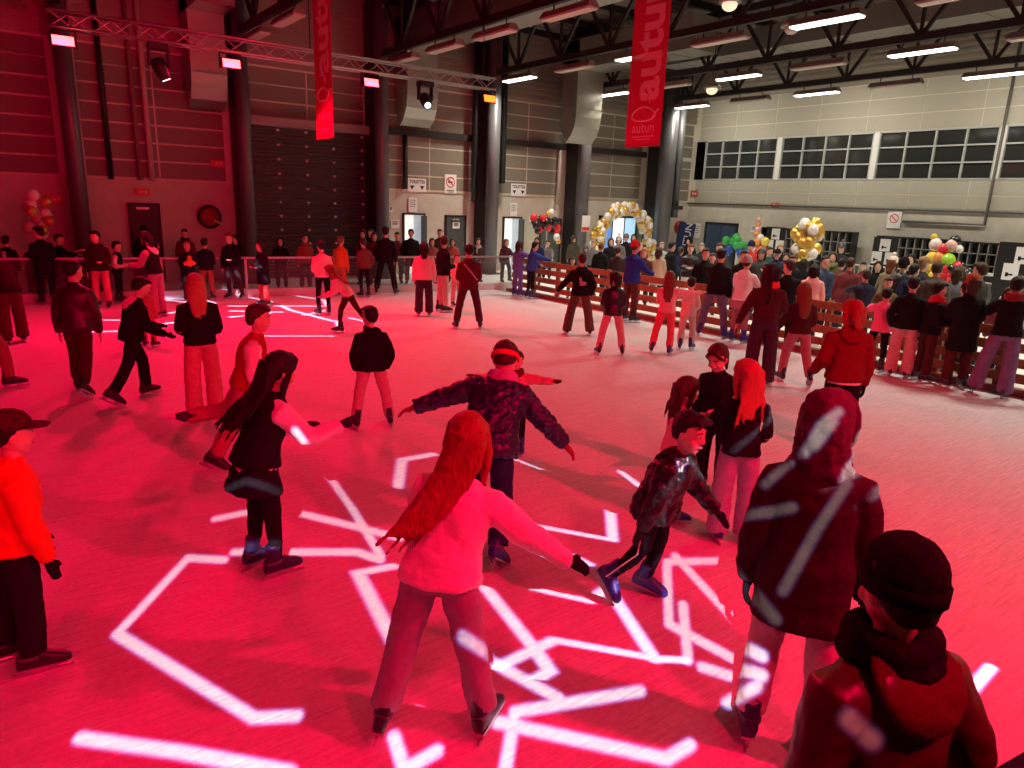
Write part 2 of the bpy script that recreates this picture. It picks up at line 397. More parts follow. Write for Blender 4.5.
    if not scarf and kind != 'sweater' and kind != 'crop':
        b.rings([oval(nk+nz*z*S+(Rt @ Y)*y*S, Rt @ X, Rt @ Y, r*S, r*1.02*S, n) for z, r, y in ((-.02, .085, 0), (.02, .078, .0), (.055, .075, .004), (.062, .06, .004))])
    if hood:
        hc = nk+(Rt @ Vector((0, -.09*S, .0)))
        b.rings([oval(hc+(Rt @ Vector((0, y, z)))*S, Rt @ X, Rt @ Vector((0, .8, .55)), rx*S, ry*S, n) for z, y, rx, ry in ((-.10, -.03, .03, .02), (-.085, -.035, .09, .045), (-.04, -.02, .125, .07), (.01, .01, .13, .08), (.035, .03, .10, .06), (.045, .035, .05, .03))])
    fab = top[2] if len(top) > 2 else ('shiny' if kind == 'puffer' else 'cloth')
    nm = {'jacket': 'jacket', 'sweater': 'sweater', 'coat': 'coat', 'parka': 'parka', 'puffer': 'puffer_jacket', 'vest': 'vest', 'hoodie': 'hoodie', 'crop': 'top'}[kind]
    o = obj(nm, b, cloth(tc, fab), root)
    soft(o, {0: .0105, 1: .014, 2: .023}[lod], 4, ({'puffer': .045, 'sweater': .042, 'hoodie': .042}.get(kind, .026))*S if lod < 2 else .025*S, .05 if kind == 'puffer' else .13)
    if sleeve:
        o = obj('sleeve_pair', sl, cloth(sleeve), root); soft(o, {0: .0105, 1: .014, 2: .023}[lod], 3, .03*S, .08)
    if hood and hood is not True:
        b = MB(); hc = nk+(Rt @ Vector((0, -.085*S, .005*S)))
        b.rings([oval(hc+(Rt @ Vector((0, y, z)))*S, Rt @ X, Rt @ Vector((0, .8, .55)), rx*S, ry*S, n) for z, y, rx, ry in ((-.12, -.04, .03, .02), (-.10, -.045, .10, .05), (-.04, -.025, .135, .08), (.015, .005, .14, .09), (.045, .03, .11, .07), (.055, .035, .05, .03))])
        o = obj('hood', b, cloth(hood), root); soft(o, .012 if lod < 2 else .02, 3, .02, .06)
    if hoodup:
        b = MB()
        b.rings([oval(Hd(0, y, z), Rh @ X, Rh @ Y, rx*Hh, ry*Hh, n+4) for z, rx, ry, y in ((-.46, .45, .36, -.05), (-.40, .60, .48, -.05), (-.27, .56, .49, -.07), (-.1, .47, .46, -.12), (.15, .45, .47, -.15), (.45, .455, .50, -.13), (.72, .44, .51, -.09), (.92, .37, .45, -.06), (1.06, .23, .30, -.07), (1.13, .06, .09, -.09))])
        o = obj('hood', b, cloth(hoodup), root); soft(o, .011 if lod < 2 else .02, 3, .035, .06)
        # the opening is a soft rolled rim round the face
        b = MB(); b.tube([Hd(.40*math.cos(t*math.pi/8), .30+.05*math.sin(t*math.pi/8), .45+.56*math.sin(t*math.pi/8)) for t in range(-4, 13)], .07*Hh, 8)
        obj('hood_rim', b, cloth(hoodup), root, True)
    if scarf:
        b = MB()
        for dz, r in ((0.01, .102), (.06, .092)):
            b.tube([nk+nz*(dz+.012*math.sin(t*1.3))*S+(Rt @ Vector((r*math.cos(t*math.pi/6)*S, (r*math.sin(t*math.pi/6)+.008)*S, 0))) for t in range(13)], .036*S, 8)
        b.tube([nk+(Rt @ Vector((.05*S, .11*S, -.0))), nk+(Rt @ Vector((.06*S, .15*S, -.12*S))), nk+(Rt @ Vector((.06*S, .15*S, -.22*S)))], [.03*S, .04*S, .035*S], 8, True, .6)
        o = obj('scarf', b, cloth(scarf, 'knit'), root); soft(o, .011 if lod < 2 else .02, 2, .02, .05)
    # --- gloves
    if glove:
        for sh, el, wr, d1, d2, sd in arms:
            b = MB(); b.tube([wr-d2*.03*S, wr+d2*.02*S], [.036*S, .03*S], 10); hand_into(b, Rt, wr, d2, sd, S*1.06, 1.35, .4, .3)
            o = obj('glove', b, cloth(glove, 'knit'), root); soft(o, {0: .0075, 1: .01, 2: .016}[lod], 1)
    # --- hair
    if hair and not hoodup:
        st, hc = hair[0], hair[1]
        b = MB()
        b.rings([hoval(z, rx, ry, yo) for z, rx, ry, yo in ((.22, .12, .10, -.28), (.27, .23, .19, -.22), (.4, .33, .30, -.14), (.55, .355, .335, -.125), (.68, .365, .37, -.095), (.80, .355, .40, -.05), (.90, .31, .38, -.02), (.98, .23, .29, -.02), (1.05, .10, .13, -.03))])
        if st in ('long', 'bob', 'pony', 'bun'):
            for sd in (-1, 1):
                b.tube([Hd(sd*.03, .26, .96), Hd(sd*.17, .355, .85), Hd(sd*.29, .26, .66), Hd(sd*.345, .08, .46)], [.06*Hh, .06*Hh, .065*Hh, .05*Hh], 6, True)
            if st in ('long', 'bob'):
                ln = hair[2] if len(hair) > 2 else (1.35 if st == 'long' else .25)
                for sd in (-1, 1):
                    b.tube([Hd(sd*.30, .12, .78), Hd(sd*.365, .06, .45), Hd(sd*.36, -.02, .1), Hd(sd*.33, -.05, -.1 if st == 'bob' else -.25)], [.09*Hh, .10*Hh, .11*Hh, .06*Hh], 8, True)
                fly = hair[3] if len(hair) > 3 else (0, 0)
                pts = []
                for i in range(8):
                    t = i/7; z = .75-t*(.75+ln); tor = min(1, max(0, (t-.35)*2))
                    p = Hd(fly[0]*t*t, -.30-.12*t+fly[1]*t*t, z)
                    if z < 0:   # follow the back of the torso
                        q = nk+(Rt @ Vector((0, -.118*S, (z*Hh))))+(Rh @ Vector((fly[0]*t*t*Hh, fly[1]*t*t*Hh, 0)))
                        p = p.lerp(q, min(1, -z*2.0))
                    pts.append((p, t))
                rs = []
                for p, t in pts:
                    w = (.33+.10*math.sin(t*3.0)-.12*t**3)*Hh; dpt = (.17*(1-t)+.08)*Hh
                    rs.append(oval(p, Rh @ X, Rh @ Y, w, dpt, n+4, 2.3))
                b.rings(rs)
                if lod == 0 or (lod == 1 and fly != (0, 0)):
                    for i in range(15):
                        u = rnd.uniform(-1, 1); p1 = pts[3][0]+(Rh @ X)*(u*.34*Hh); p2 = pts[5][0]+(Rh @ X)*(u*.42*Hh)-(Rh @ Y)*(.06*Hh)+Vector((rnd.uniform(-.02, .02),)*2+(0,))
                        p3 = pts[7][0]+(Rh @ X)*((u*.5+fly[0]*.12)*Hh)-(Rh @ Y)*(rnd.uniform(0, .14)*Hh)-Z*rnd.uniform(-.03, .10)
                        b.tube([p1, p2, p3], [.05*Hh, .045*Hh, .02*Hh], 6, True)
            elif st == 'pony':
                b.tube([Hd(0, -.40, .70), Hd(0, -.58, .62), Hd(0, -.62, .2), Hd(0, -.55, -.35)], [.09*Hh, .12*Hh, .13*Hh, .05*Hh], 8, True)
            else:
                b.ball(Hd(0, -.38, .88), .17*Hh, 10, 8)
        elif st == 'curly':
            for i in range(26):
                a_, e_ = rnd.uniform(0, 6.28), rnd.uniform(-.1, 1.4)
                b.ball(Hd(.33*math.cos(a_)*math.cos(e_), -.08+.36*math.sin(a_)*math.cos(e_) if math.sin(a_) < .3 or e_ > .7 else -.3, .55+.46*math.sin(e_)), .12*Hh, 7, 5)
        elif not hat:
            for i in range(9):
                u = (i-4)/4; b.tube([Hd(u*.22, .25, .97-.08*abs(u)), Hd(u*.27, .40, .84), Hd(u*.30+rnd.uniform(-.05, .08), .405, rnd.uniform(.72, .86))], [.075*Hh, .06*Hh, .02*Hh], 6, True)
        o = obj('hair', b, cloth(hc, 'hair'), root); soft(o, {0: .0085, 1: .012, 2: .019}[lod], 2, .018*S, .05)
    # --- hats
    if hat:
        ht, hc = hat[0], hat[1]
        if ht in ('beanie', 'pompom'):
            b = MB(); b.rings([hoval(z, rx, ry, yo) for z, rx, ry, yo in ((.52, .34, .40, -.04), (.54, .375, .445, -.03), (.74, .385, .46, -.03), (.90, .34, .42, -.04), (1.04, .24, .31, -.05), (1.11, .12, .16, -.06), (1.13, .03, .04, -.06))])
            o = obj('beanie', b, cloth(hc, 'knit'), root); soft(o, .010 if lod < 2 else .018, 2, .015, .04)
            b = MB(); b.rings([hoval(z, rx, ry, -.035) for z, rx, ry in ((.50, .37, .44), (.50, .405, .475), (.66, .41, .48), (.69, .39, .46))], False); o = obj('beanie_cuff', b, cloth(hc, 'knit'), root, True)
            if ht == 'pompom':
                b = MB(); b.ball(Hd(0, -.06, 1.25), .17*Hh, 10, 8); o = obj('pompom', b, cloth(hat[2] if len(hat) > 2 else hc, 'knit'), root, True); soft(o, .012, 0, .03, .02)
        elif ht == 'cap':
            b = MB(); b.rings([hoval(z, rx, ry, yo) for z, rx, ry, yo in ((.62, .34, .42, -.03), (.63, .365, .45, -.02), (.80, .365, .45, -.02), (.97, .27, .34, -.03), (1.06, .12, .15, -.03), (1.08, .02, .03, -.03))])
            o = obj('cap_crown', b, cloth(hc), root, True)
            b = MB(); rs = []
            for zz in (.655, .685):
                pass
            arc = [(-.33, .22), (-.32, .45), (-.24, .68), (0, .80), (.24, .68), (.32, .45), (.33, .22)]
            vs = [Hd(x, y, .70-.10*(y-.2)-.25*x*x) for x, y in arc]+[Hd(x, y, .665-.10*(y-.2)-.25*x*x) for x, y in arc]
            m_ = len(arc); b.add(vs, [tuple(range(m_-1, -1, -1)), tuple(range(m_, 2*m_))]+[(i, (i+1) % m_, m_+(i+1) % m_, m_+i) for i in range(m_)])
            obj('visor', b, cloth(hc), root)
        elif ht == 'band':
            b = MB(); b.rings([hoval(z, rx, ry, -.03) for z, rx, ry in ((.50, .36, .42), (.49, .41, .47), (.55, .43, .49), (.64, .41, .47), (.65, .36, .42))]); o = obj('headband', b, cloth(hc, 'knit'), root, True)
    # --- bag
    if bag:
        b = MB()
        b.rings([oval(T(0, -.20*S, t*S), Rt @ X, Rt @ Y, rx*S, .075*S, 14, 3.4) for t, rx in ((.06, .10), (.08, .13), (.3, .14), (.42, .12), (.45, .07))])
        o = obj('backpack', b, cloth(bag), root); soft(o, .016 if lod < 2 else .022, 2, .01, .08)
    # --- skates or shoes
    kindb = 'skate' if skates else 'shoe'
    sk = skate_meshes(kindb)
    for hip, kn, an, d2, ff in legs:
        up_ = -d2; f_ = (ff-up_*ff.dot(up_)).normalized(); x_ = f_.cross(up_)
        Mx = Matrix((x_, f_, up_)).transposed().to_4x4()
        s_ = S*(1.16 if h < 1.45 else 1.08)
        bt = bpy.data.objects.new('skate' if skates else 'shoe', sk[0].data); col.objects.link(bt); bt.parent = root
        BOOTS.append((bt, kindb, cloth(boots, 'leather')))
        Mx.translation = an+d2*ank
        bt.matrix_local = Mx @ Matrix.Scale(s_, 4)
        if skates and lod < 3:
            bl = link('blade', sk[1], mat('steel_blade', (.5, .5, .52), .3, .9), bt)
            if lod < 2: link('strap', sk[2], mat('grey_strap', (.10, .10, .13), .5), bt)
    if extra: extra(root, dict(arms=arms, legs=legs, T=T, Hd=Hd, S=S, Rt=Rt, Rh=Rh, nk=nk, Hh=Hh, soft=soft))
    return root
BOOTS = []
def finish_people():
    apply_pending()
    made = {}
    for o, k, m in BOOTS:
        src = SHARED[k][0].data; key = (k, m.name)
        if key not in made:
            me = src.copy(); me.materials.clear(); me.materials.append(m); made[key] = me
        o.data = made[key]
    for k in SHARED: bpy.data.objects.remove(SHARED[k][0])
# ------------------------------------------------------------------ the hall
YB, XR, ROOF = 23.0, 27.2, 8.9
def struct(name, mb, m, parent=None, smooth=False):
    o = obj(name, mb, m, parent, smooth)
    if parent is None: o['kind'] = 'structure'
    return o
# ice: milky sheet with fine skate scratches
m_ice = bpy.data.materials.new('ice'); m_ice.use_nodes = True
nt = m_ice.node_tree; N = nt.nodes; L = nt.links; bs = N['Principled BSDF']
bs.inputs['Roughness'].default_value = 0.42; bs.inputs['Specular IOR Level'].default_value = 0.35
tc = N.new('ShaderNodeTexCoord'); prev = None; hs_ = []
for i, (rz, sx, sy) in enumerate(((0.5, 2.0, 45.0), (-0.35, 2.5, 55.0), (1.2, 3.0, 60.0), (0.0, 26.0, 26.0))):
    mp = N.new('ShaderNodeMapping'); mp.inputs['Rotation'].default_value = (0, 0, rz); mp.inputs['Scale'].default_value = (sx, sy, 1)
    nz = N.new('ShaderNodeTexNoise'); nz.inputs['Scale'].default_value = 1.0; nz.inputs['Detail'].default_value = 5.0; nz.inputs['Roughness'].default_value = 0.65
    L.new(tc.outputs['Object'], mp.inputs['Vector']); L.new(mp.outputs['Vector'], nz.inputs['Vector'])
    if prev is None: prev = nz.outputs['Fac']
    else:
        ad = N.new('ShaderNodeMath'); ad.operation = 'ADD'; L.new(prev, ad.inputs[0]); L.new(nz.outputs['Fac'], ad.inputs[1]); prev = ad.outputs[0]
bp = N.new('ShaderNodeBump'); bp.inputs['Strength'].default_value = 0.55; bp.inputs['Distance'].default_value = 0.012
L.new(prev, bp.inputs['Height']); L.new(bp.outputs['Normal'], bs.inputs['Normal'])
rp = N.new('ShaderNodeMapRange'); rp.inputs[1].default_value = 1.5; rp.inputs[2].default_value = 2.5
L.new(prev, rp.inputs[0])
mx = N.new('ShaderNodeMix'); mx.data_type = 'RGBA'; mx.inputs[6].default_value = (0.50, 0.50, 0.53, 1); mx.inputs[7].default_value = (0.90, 0.90, 0.92, 1)
L.new(rp.outputs[0], mx.inputs[0]); L.new(mx.outputs[2], bs.inputs['Base Color'])

m_conc = mat('concrete', (.56, .53, .45), .85, 0, .15, 3.0, .16)
m_floor = mat('floor_concrete', (.80, .78, .74), .5, 0, .1, 4.0, .12)
m_panel = mat('cladding_panel', (.22, .20, .155), .65, 0, .05, 20, .08)
m_joint = mat('panel_joint', (.66, .62, .5), .6)
m_rib = mat('ribbed_cladding', (.30, .26, .21), .5, .3)
m_deck = mat('roof_deck', (.16, .125, .105), .7)
m_steel = mat('dark_steel', (.028, .022, .022), .5, .3)
m_col = mat('column_paint', (.13, .13, .14), .35, .2)
m_galv = mat('galvanised', (.42, .40, .35), .38, .75, .1, 6, .1)
m_alu = mat('aluminium', (.6, .6, .6), .35, .9)
m_white = mat('white_paint', (.75, .75, .73), .5)
m_black = mat('black_paint', (.012, .012, .013), .45)
m_glass = mat('dark_glass', (.03, .032, .03), .08, 0, spec=.8)
m_grey = mat('door_grey', (.07, .08, .08), .5)
m_paper = mat('paper', (.82, .82, .82), .8)

floor = MB().box(-18, XR+.2, -9, YB+.2, -.3, -.004); struct('floor', floor, m_floor)
PLX = lambda x: 19.95-x*0.155            # clear barrier line (Y at given X)
ice = MB()
NRB = lambda x: .76-.155*x
v = [(-16, NRB(-16)), (12.72, NRB(12.72)), (12.72, PLX(12.72)-.06), (-16, PLX(-16)-.06)]
ice.add([(x, y, z) for z in (-.02, 0.0) for x, y in v], [(3, 2, 1, 0), (4, 5, 6, 7), (0, 1, 5, 4), (1, 2, 6, 5), (2, 3, 7, 6), (3, 0, 4, 7)])
tag(struct('ice_sheet', ice, m_ice), 'scratched skating ice lit red by the rig lamps', None)

# rear wall: concrete base, light backing that shows as joints, panels on top
wb = struct('wall_back', MB().box(-18, XR+.2, YB, YB+.2, 0, 2.93), m_conc)
struct('panel_backing', MB().box(-18, XR+.2, YB+.0, YB+.2, 2.93, 6.36), m_joint, wb)
cl = MB()
for i in range(25):
    z = 6.36+i*.1; cl.box(-18, XR+.2, YB-(.05 if i % 2 else .0), YB+.2, z, z+.1)
struct('upper_cladding', cl, m_rib, wb)
PITCHZ = .485
def panel_row(parent, x0, x1, z0, z1, nx, mesh_cache={}):
    w = (x1-x0)/nx; hh = z1-z0
    key = (round(w, 3), round(hh, 3))
    if key not in mesh_cache:
        mesh_cache[key] = MB().box(.024, w-.024, -.012, .02, .024, hh-.024).mesh('panel')
    for i in range(nx): link('panel', mesh_cache[key], m_panel, parent, (x0+i*w, YB, z0))
BAYS = [(-6.3, -2.5), (-2.1, 1.82), (2.42, 6.1), (11.25, 14.95), (15.7, 19.2), (20.2, 23.8), (24.3, 27.1)]
for x0, x1 in BAYS:
    for r in range(7):
        if x0 > 11 and r == 3: panel_row(wb, x0, x1, 2.93+r*PITCHZ, 2.93+r*PITCHZ+.36, 2); continue
        panel_row(wb, x0, x1, 2.93+r*PITCHZ, 2.93+(r+1)*PITCHZ, 2)
for r in range(4, 7): panel_row(wb, 6.75, 10.6, 2.93+r*PITCHZ, 2.93+(r+1)*PITCHZ, 2)
for x0, x1 in ((11.2, 15.0), (15.6, 19.3), (20.1, 23.9)):
    struct('girt_beam', MB().box(x0, x1, YB-.2, YB-.03, 4.72, 4.94), m_steel, wb)
struct('sill_trim', MB().box(-18, XR, YB-.05, YB, 2.89, 2.93), m_joint, wb)

# right wall: concrete base, panel bands, strip windows
wr_ = struct('wall_right', MB().box(XR, XR+.2, -9, YB, 0, 2.9), m_conc)
struct('panel_backing', MB().box(XR, XR+.2, -9, YB, 2.9, 3.92).box(XR, XR+.2, -9, YB, 5.62, 7.32), m_joint, wr_)
cl = MB()
for i in range(17):
    z = 7.32+i*.1; cl.box(XR-(.05 if i % 2 else 0), XR+.2, -9, YB, z, z+.1)
struct('upper_cladding', cl, m_rib, wr_)
m_panel_r = mat('cladding_panel_pale', (.42, .40, .33), .7, 0, .05, 20, .08)
pw = 1.96
for z0, z1 in ((2.9, 3.4), (3.4, 3.92), (5.62, 6.19), (6.19, 6.76), (6.76, 7.32)):
    me = MB().box(-.012, .02, .016, pw-.016, .016, z1-z0-.016).mesh('panel')
    for i in range(14): link('panel', me, m_panel_r, wr_, (XR, YB-.3-(i+1)*pw, z0))
m_frame = mat('window_frame', (.42, .44, .44), .5)
WINS = [(22.3, 18.55), (18.36, 14.48), (14.29, 10.32), (10.15, 6.2), (6.0, 2.1)]
for k, (y1, y0) in enumerate(WINS):
    w = empty('window_%d' % (k+1), (XR, y0, 3.92)); w['kind'] = 'structure'
    Wd, Hg = y1-y0, 1.70
    fr = MB().box(-.04, .1, 0, Wd, 0, .05).box(-.04, .1, 0, Wd, Hg-.05, Hg).box(-.04, .1, 0, .05, 0, Hg).box(-.04, .1, Wd-.05, Wd, 0, Hg)
    obj('window_frame', fr, m_frame, w)
    pm = MB().box(.06, .075, .02, Wd/4-.02, .02, Hg/3-.02).mesh('pane')
    for i in range(4):
        if i: obj('mullion', MB().box(-.03, .1, i*Wd/4-.03, i*Wd/4+.03, .05, Hg-.05), m_frame, w)
        for j in range(3): link('pane', pm, m_glass, w, (0, i*Wd/4, j*Hg/3))
    for j in (1, 2): obj('transom', MB().box(-.035, .1, .05, Wd-.05, j*Hg/3-.025, j*Hg/3+.025), m_frame, w)
    obj('window_post', MB().box(-.05, .18, -.2, 0, 0, Hg), m_white, w)
struct('room_behind_glass', MB().box(XR+.9, XR+1.0, -9, YB, 3.9, 5.65), m_black, wr_)
struct('wall_left', MB().box(-18.2, -18, -9, YB, 0, ROOF), m_conc)
struct('wall_front', MB().box(-18, XR, -9.2, -9, 0, ROOF), m_conc)
# roof deck with real ribs, purlins, trusses
dk = MB()
ys = np.arange(-9, YB+.01, .4)
vs, fs = [], []
for i, y in enumerate(ys):
    for (dy, dz) in ((0, 0), (.12, 0), (.2, .09), (.32, .09)):
        vs += [(-18, y+dy, ROOF+dz), (XR+.2, y+dy, ROOF+dz)]
for i in range(len(vs)//2-1): fs.append((2*i, 2*i+2, 2*i+3, 2*i+1))
dk.add(vs, fs); struct('ceiling', dk, m_deck)
me = MB().box(-18, XR, -.05, .05, 0, .2).mesh('purlin')
pl_root = empty('purlin_set', (0, 0, 8.68)); pl_root['kind'] = 'structure'
for y in np.arange(-8, 23, 2.2): link('purlin', me, m_steel, pl_root, (0, y, 0))
PAN = 2.2
web_d = MB().beam((0, 0, 0), (0, PAN/2, 1.5), .085).mesh('web_bar'); web_u = MB().beam((0, PAN/2, 1.5), (0, PAN, 0), .085).mesh('web_bar')
web_v = MB().beam((0, PAN/2, 0), (0, PAN/2, 1.5), .07).mesh('web_post')
for i, x in enumerate(TRUSS_X):
    t = empty('roof_truss', (x, -8, 7.0)); t['kind'] = 'structure'
    obj('bottom_chord', MB().box(-.07, .07, 0, 30.8, -.09, .09), m_steel, t)
    obj('top_chord', MB().box(-.09, .09, 0, 30.8, 1.45, 1.65), m_steel, t)
    obj('cable_tray', MB().box(.1, .3, 0, 30.8, .08, .12), mat('tray', (.3, .26, .22), .5, .5), t)
    for k in range(14):
        link('web_bar', web_d, m_steel, t, (0, k*PAN, 0)); link('web_bar', web_u, m_steel, t, (0, k*PAN, 0)); link('web_post', web_v, m_steel, t, (0, k*PAN-PAN/2, 0))
# columns in front of the rear wall
def column(x, y, r=.2):
    c = empty('column', (x, y, 0)); c['kind'] = 'structure'
    obj('shaft', MB().cyl((0, 0, 0), (0, 0, 8.6), r, 20), m_col, c, True)
    obj('flange', MB().box(-r*.7, r*.7, r*.7, .9, 0, 8.6), m_steel, c)
    obj('base_plate', MB().box(-.35, .35, -.35, .35, 0, .03), m_steel, c)
for x, y, r in ((-2.3, 22, .2), (2.1, 22.0, .2), (6.4, 22.0, .2), (10.75, 22.0, .22), (15.15, 22.0, .24), (19.55, 22.0, .26), (24.0, 21.7, .36)): column(x, y, r)
cc = empty('column', (24.75, 21.7, 0)); cc['kind'] = 'structure'
obj('shaft', MB().cyl((0, 0, 2.2), (0, 0, 8.6), .16, 14), m_col, cc, True); obj('bracket', MB().box(-.8, .2, -.3, .1, 2.55, 2.72), m_steel, cc)
# wall pipes
def pipe(name, label, pts, r, m, cat='pipe'):
    o = obj(name, MB().tube(pts, r, 10), m, None, True); tag(o, label, cat); return o
def wx(px, py): return on_y(px, py, YB-.2).x
m_pipeL = mat('pale_pipe', (.5, .42, .36), .5)
pipe('wall_pipe', 'black round pipe on the red lit wall left of the paired pale pipes', [(3.0, YB-.12, 2.88), (3.0, YB-.12, 8.4)], .07, m_black)
pipe('wall_pipe', 'slim rusty pipe running beside the pale pipe above the dark door', [(3.72, YB-.12, 2.88), (3.72, YB-.12, 8.4)], .06, mat('rusty_pipe', (.22, .12, .1), .6))
pipe('wall_pipe', 'pale vertical pipe above the dark door on the red lit wall', [(4.02, YB-.14, 2.88), (4.02, YB-.14, 8.4)], .08, m_pipeL)
pipe('wall_pipe', 'black stub pipe on the panels beside the left toilet sign', [(12.05, YB-.15, 2.95), (12.05, YB-.15, 4.75)], .09, m_black)
pipe('wall_pipe', 'black pipe with rounded end left of the grey wall column', [(14.72, YB-.45, 2.6), (14.72, YB-.45, 8.4)], .1, m_black)
pipe('wall_pipe', 'black pipe with rounded end right of the grey wall column', [(15.95, YB-.45, 3.3), (15.95, YB-.45, 8.4)], .13, m_black)
pipe('wall_pipe', 'pale downpipe beside the grey column left of the balloon arch', [(19.0, YB-.12, 2.6), (19.0, YB-.12, 4.7)], .07, m_pipeL)
pipe('wall_conduit', 'grey conduit running the length of the windowed wall under the panels', [(XR-.08, YB, 2.86), (XR-.08, -8, 2.86)], .035, m_grey, 'conduit')
pipe('wall_conduit', 'vertical conduit between two windows turning into a horizontal pipe', [(XR-.1, 10.22, 8.2), (XR-.1, 10.22, 2.45), (XR-.1, 12.9, 2.45)], .05, mat('conduit_dark', (.12, .11, .1), .5), 'conduit')

# ducts
def duct(x, w, z_low, y_in, label, yw=YB-.15):
    d = empty('air_duct', (x, yw, 0)); tag(d, label, 'duct')
    rs = []
    for (y, z, ny, nz_) in [(-.45, 8.3, 1, 0), (-.45, z_low+.9, 1, 0)]+[(-.45+.62*(1-math.cos(a)), z_low+.9-.62*math.sin(a), math.cos(a), math.sin(a)) for a in (.35, .7, 1.05)]:
        rs.append([(sx*w/2, y-.42*ny*sy+0*nz_, z-.42*nz_*sy) for sx, sy in ((-1, -1), (1, -1), (1, 1), (-1, 1))])
    b = MB(); b.rings(rs); obj('drop', b, m_galv, d)
    [obj('seam', MB().box(-w/2-.02, w/2+.02, -.9, -.02, z_low+zz, z_low+zz+.04), m_galv, d) for zz in (1.2, 2.4)]
    obj('hanger_strap', MB().box(-w/2-.01, w/2+.01, -.6, -.55, 8.3, 8.9), m_steel, d); r = MB().box(-w/2, w/2, -y_in, -.05, 7.35, 8.35); obj('run', r, m_galv, d)
    for k in range(int(y_in//2.5)): obj('run_seam', MB().box(-w/2-.02, w/2+.02, -2.5*(k+1)-.03, -2.5*(k+1)+.03, 7.33, 8.37), m_galv, d)
duct(5.55, .95, 4.9, 2.0, 'galvanised drop duct with curved outlet on the red lit wall')
duct(12.25, 1.15, 5.0, 16.0, 'galvanised drop duct right of the roller shutter under the ceiling')
duct(18.55, 1.25, 4.85, 6.0, 'galvanised drop duct with curved outlet left of the balloon arch', 21.65)
d = empty('air_duct', (21.7, 0, 7.75)); tag(d, 'long pale rectangular duct between the roof trusses near the windowed wall', 'duct')
obj('run', MB().box(-.5, .5, -8, 20, 0, .7), m_galv, d)
for k in range(14): obj('run_seam', MB().box(-.52, .52, -7+k*2-.03, -7+k*2+.03, -.02, .72), m_galv, d)

# roller shutter
sh = empty('door_1', (6.72, YB-.02, 0)); sh['kind'] = 'structure'
m_sh = mat('shutter_slat', (.055, .045, .042), .45, .4)
sl = MB()
for i in range(42): sl.box(0, 3.88, -.06-.012*(i % 2), 0, i*.11, i*.11+.1)
o = obj('shutter_slats', sl, m_sh, sh); o['kind'] = 'stuff'
obj('guide_rail', MB().box(-.1, 0, -.14, 0, 0, 4.8), m_steel, sh); obj('guide_rail', MB().box(3.88, 3.98, -.14, 0, 0, 4.8), m_steel, sh)
obj('shutter_box', MB().box(-.1, 3.98, -.4, 0, 4.62, 4.88), mat('shutter_box', (.3, .26, .24), .5), sh)
bm_ = MB().cyl((0, -.11, 0), (0, -.06, 0), .045, 8).mesh('bolt')
for cx in (.95, 1.85, 2.75, 3.74):
    for j in range(9): link('bolt', bm_, m_white, sh, (cx, 0, 1.1+j*.43))

# doors
def door(n, x0, x1, h, leaf, lit=False, frame=m_steel):
    d = empty('door_%d' % n, ((x0+x1)/2, YB, 0)); d['kind'] = 'structure'; w = x1-x0
    obj('door_frame', MB().box(-w/2, -w/2+.06, -.08, 0, 0, h).box(w/2-.06, w/2, -.08, 0, 0, h).box(-w/2, w/2, -.08, 0, h-.06, h), frame, d)
    if lit:
        obj('lit_room', MB().box(-w/2+.06, -.02, -.04, -.01, 0, h-.06), mat('lit_room_white', (.8, .82, .8), .6, emit=(.85, .95, .9), estr=.75), d)
        obj('lit_room_side', MB().box(-.02, w/2-.06, -.04, -.01, 0, h-.06), mat('lit_room_blue', (.5, .6, .65), .6, emit=(.5, .68, .75), estr=.42), d)
        obj('door_leaf', MB().box(w/2-.16, w/2-.06, -.3, -.04, .02, h-.08), m_grey, d)
    else:
        obj('door_leaf', MB().box(-w/2+.06, w/2-.06, -.06, -.01, .01, h-.06), leaf, d)
        obj('door_handle', MB().box(w/2-.18, w/2-.1, -.11, -.06, 1.0, 1.05).box(w/2-.15, w/2-.12, -.08, -.06, .95, 1.12), m_alu, d)
        obj('door_closer', MB().box(-.2, .12, -.12, -.06, h-.18, h-.12), m_alu, d)
    return d
door(2, 3.34, 4.17, 2.26, mat('door_dark', (.03, .02, .02), .5))
door(3, 12.0, 12.9, 2.13, None, True)
door(4, 13.74, 14.65, 2.09, m_grey)
door(5, 16.36, 17.28, 2.07, None, True)
door(6, 18.2, 19.3, 2.05, mat('door_green_grey', (.09, .11, .1), .5))
def paper(name, label, x, z, w, h, m=m_paper, cat='sign', y=YB-.04):
    o = obj(name, MB().box(-w/2, w/2, -.012, 0, -h/2, h/2), m, None, loc=(x, y, z)); tag(o, label, cat); return o
m_ink = mat('black_ink', (.01, .01, .01), .6); m_redink = mat('red_ink', (.7, .03, .03), .6)
def put_text(body, size, parent, loc, m=m_ink, rot=(math.pi/2, 0, 0), bold=0.0, sx=1.0, name='lettering'):
    return link(name, text_mesh(body, size, .002, bold, sx), m, parent, loc, rot)
for x, lab in ((12.57, 'white TOILETTES sign with two arrows above the left lit doorway'), (17.05, 'white TOILETTES sign with two arrows right of the grey wall column')):
    s = paper('toilet_sign', lab, x, 3.1, .72, .46)
    put_text('TOILETTES', .155, s, (0, -.014, .11), bold=.004, sx=.82)
    for ax in (-.2, .2): obj('arrow', MB().add([(ax-.09, -.014, -.02), (ax+.09, -.014, -.02), (ax, -.014, -.16), (ax-.09, -.012, -.02), (ax+.09, -.012, -.02), (ax, -.012, -.16)], [(0, 2, 1), (3, 4, 5), (0, 1, 4, 3), (1, 2, 5, 4), (2, 0, 3, 5)]), m_ink, s)
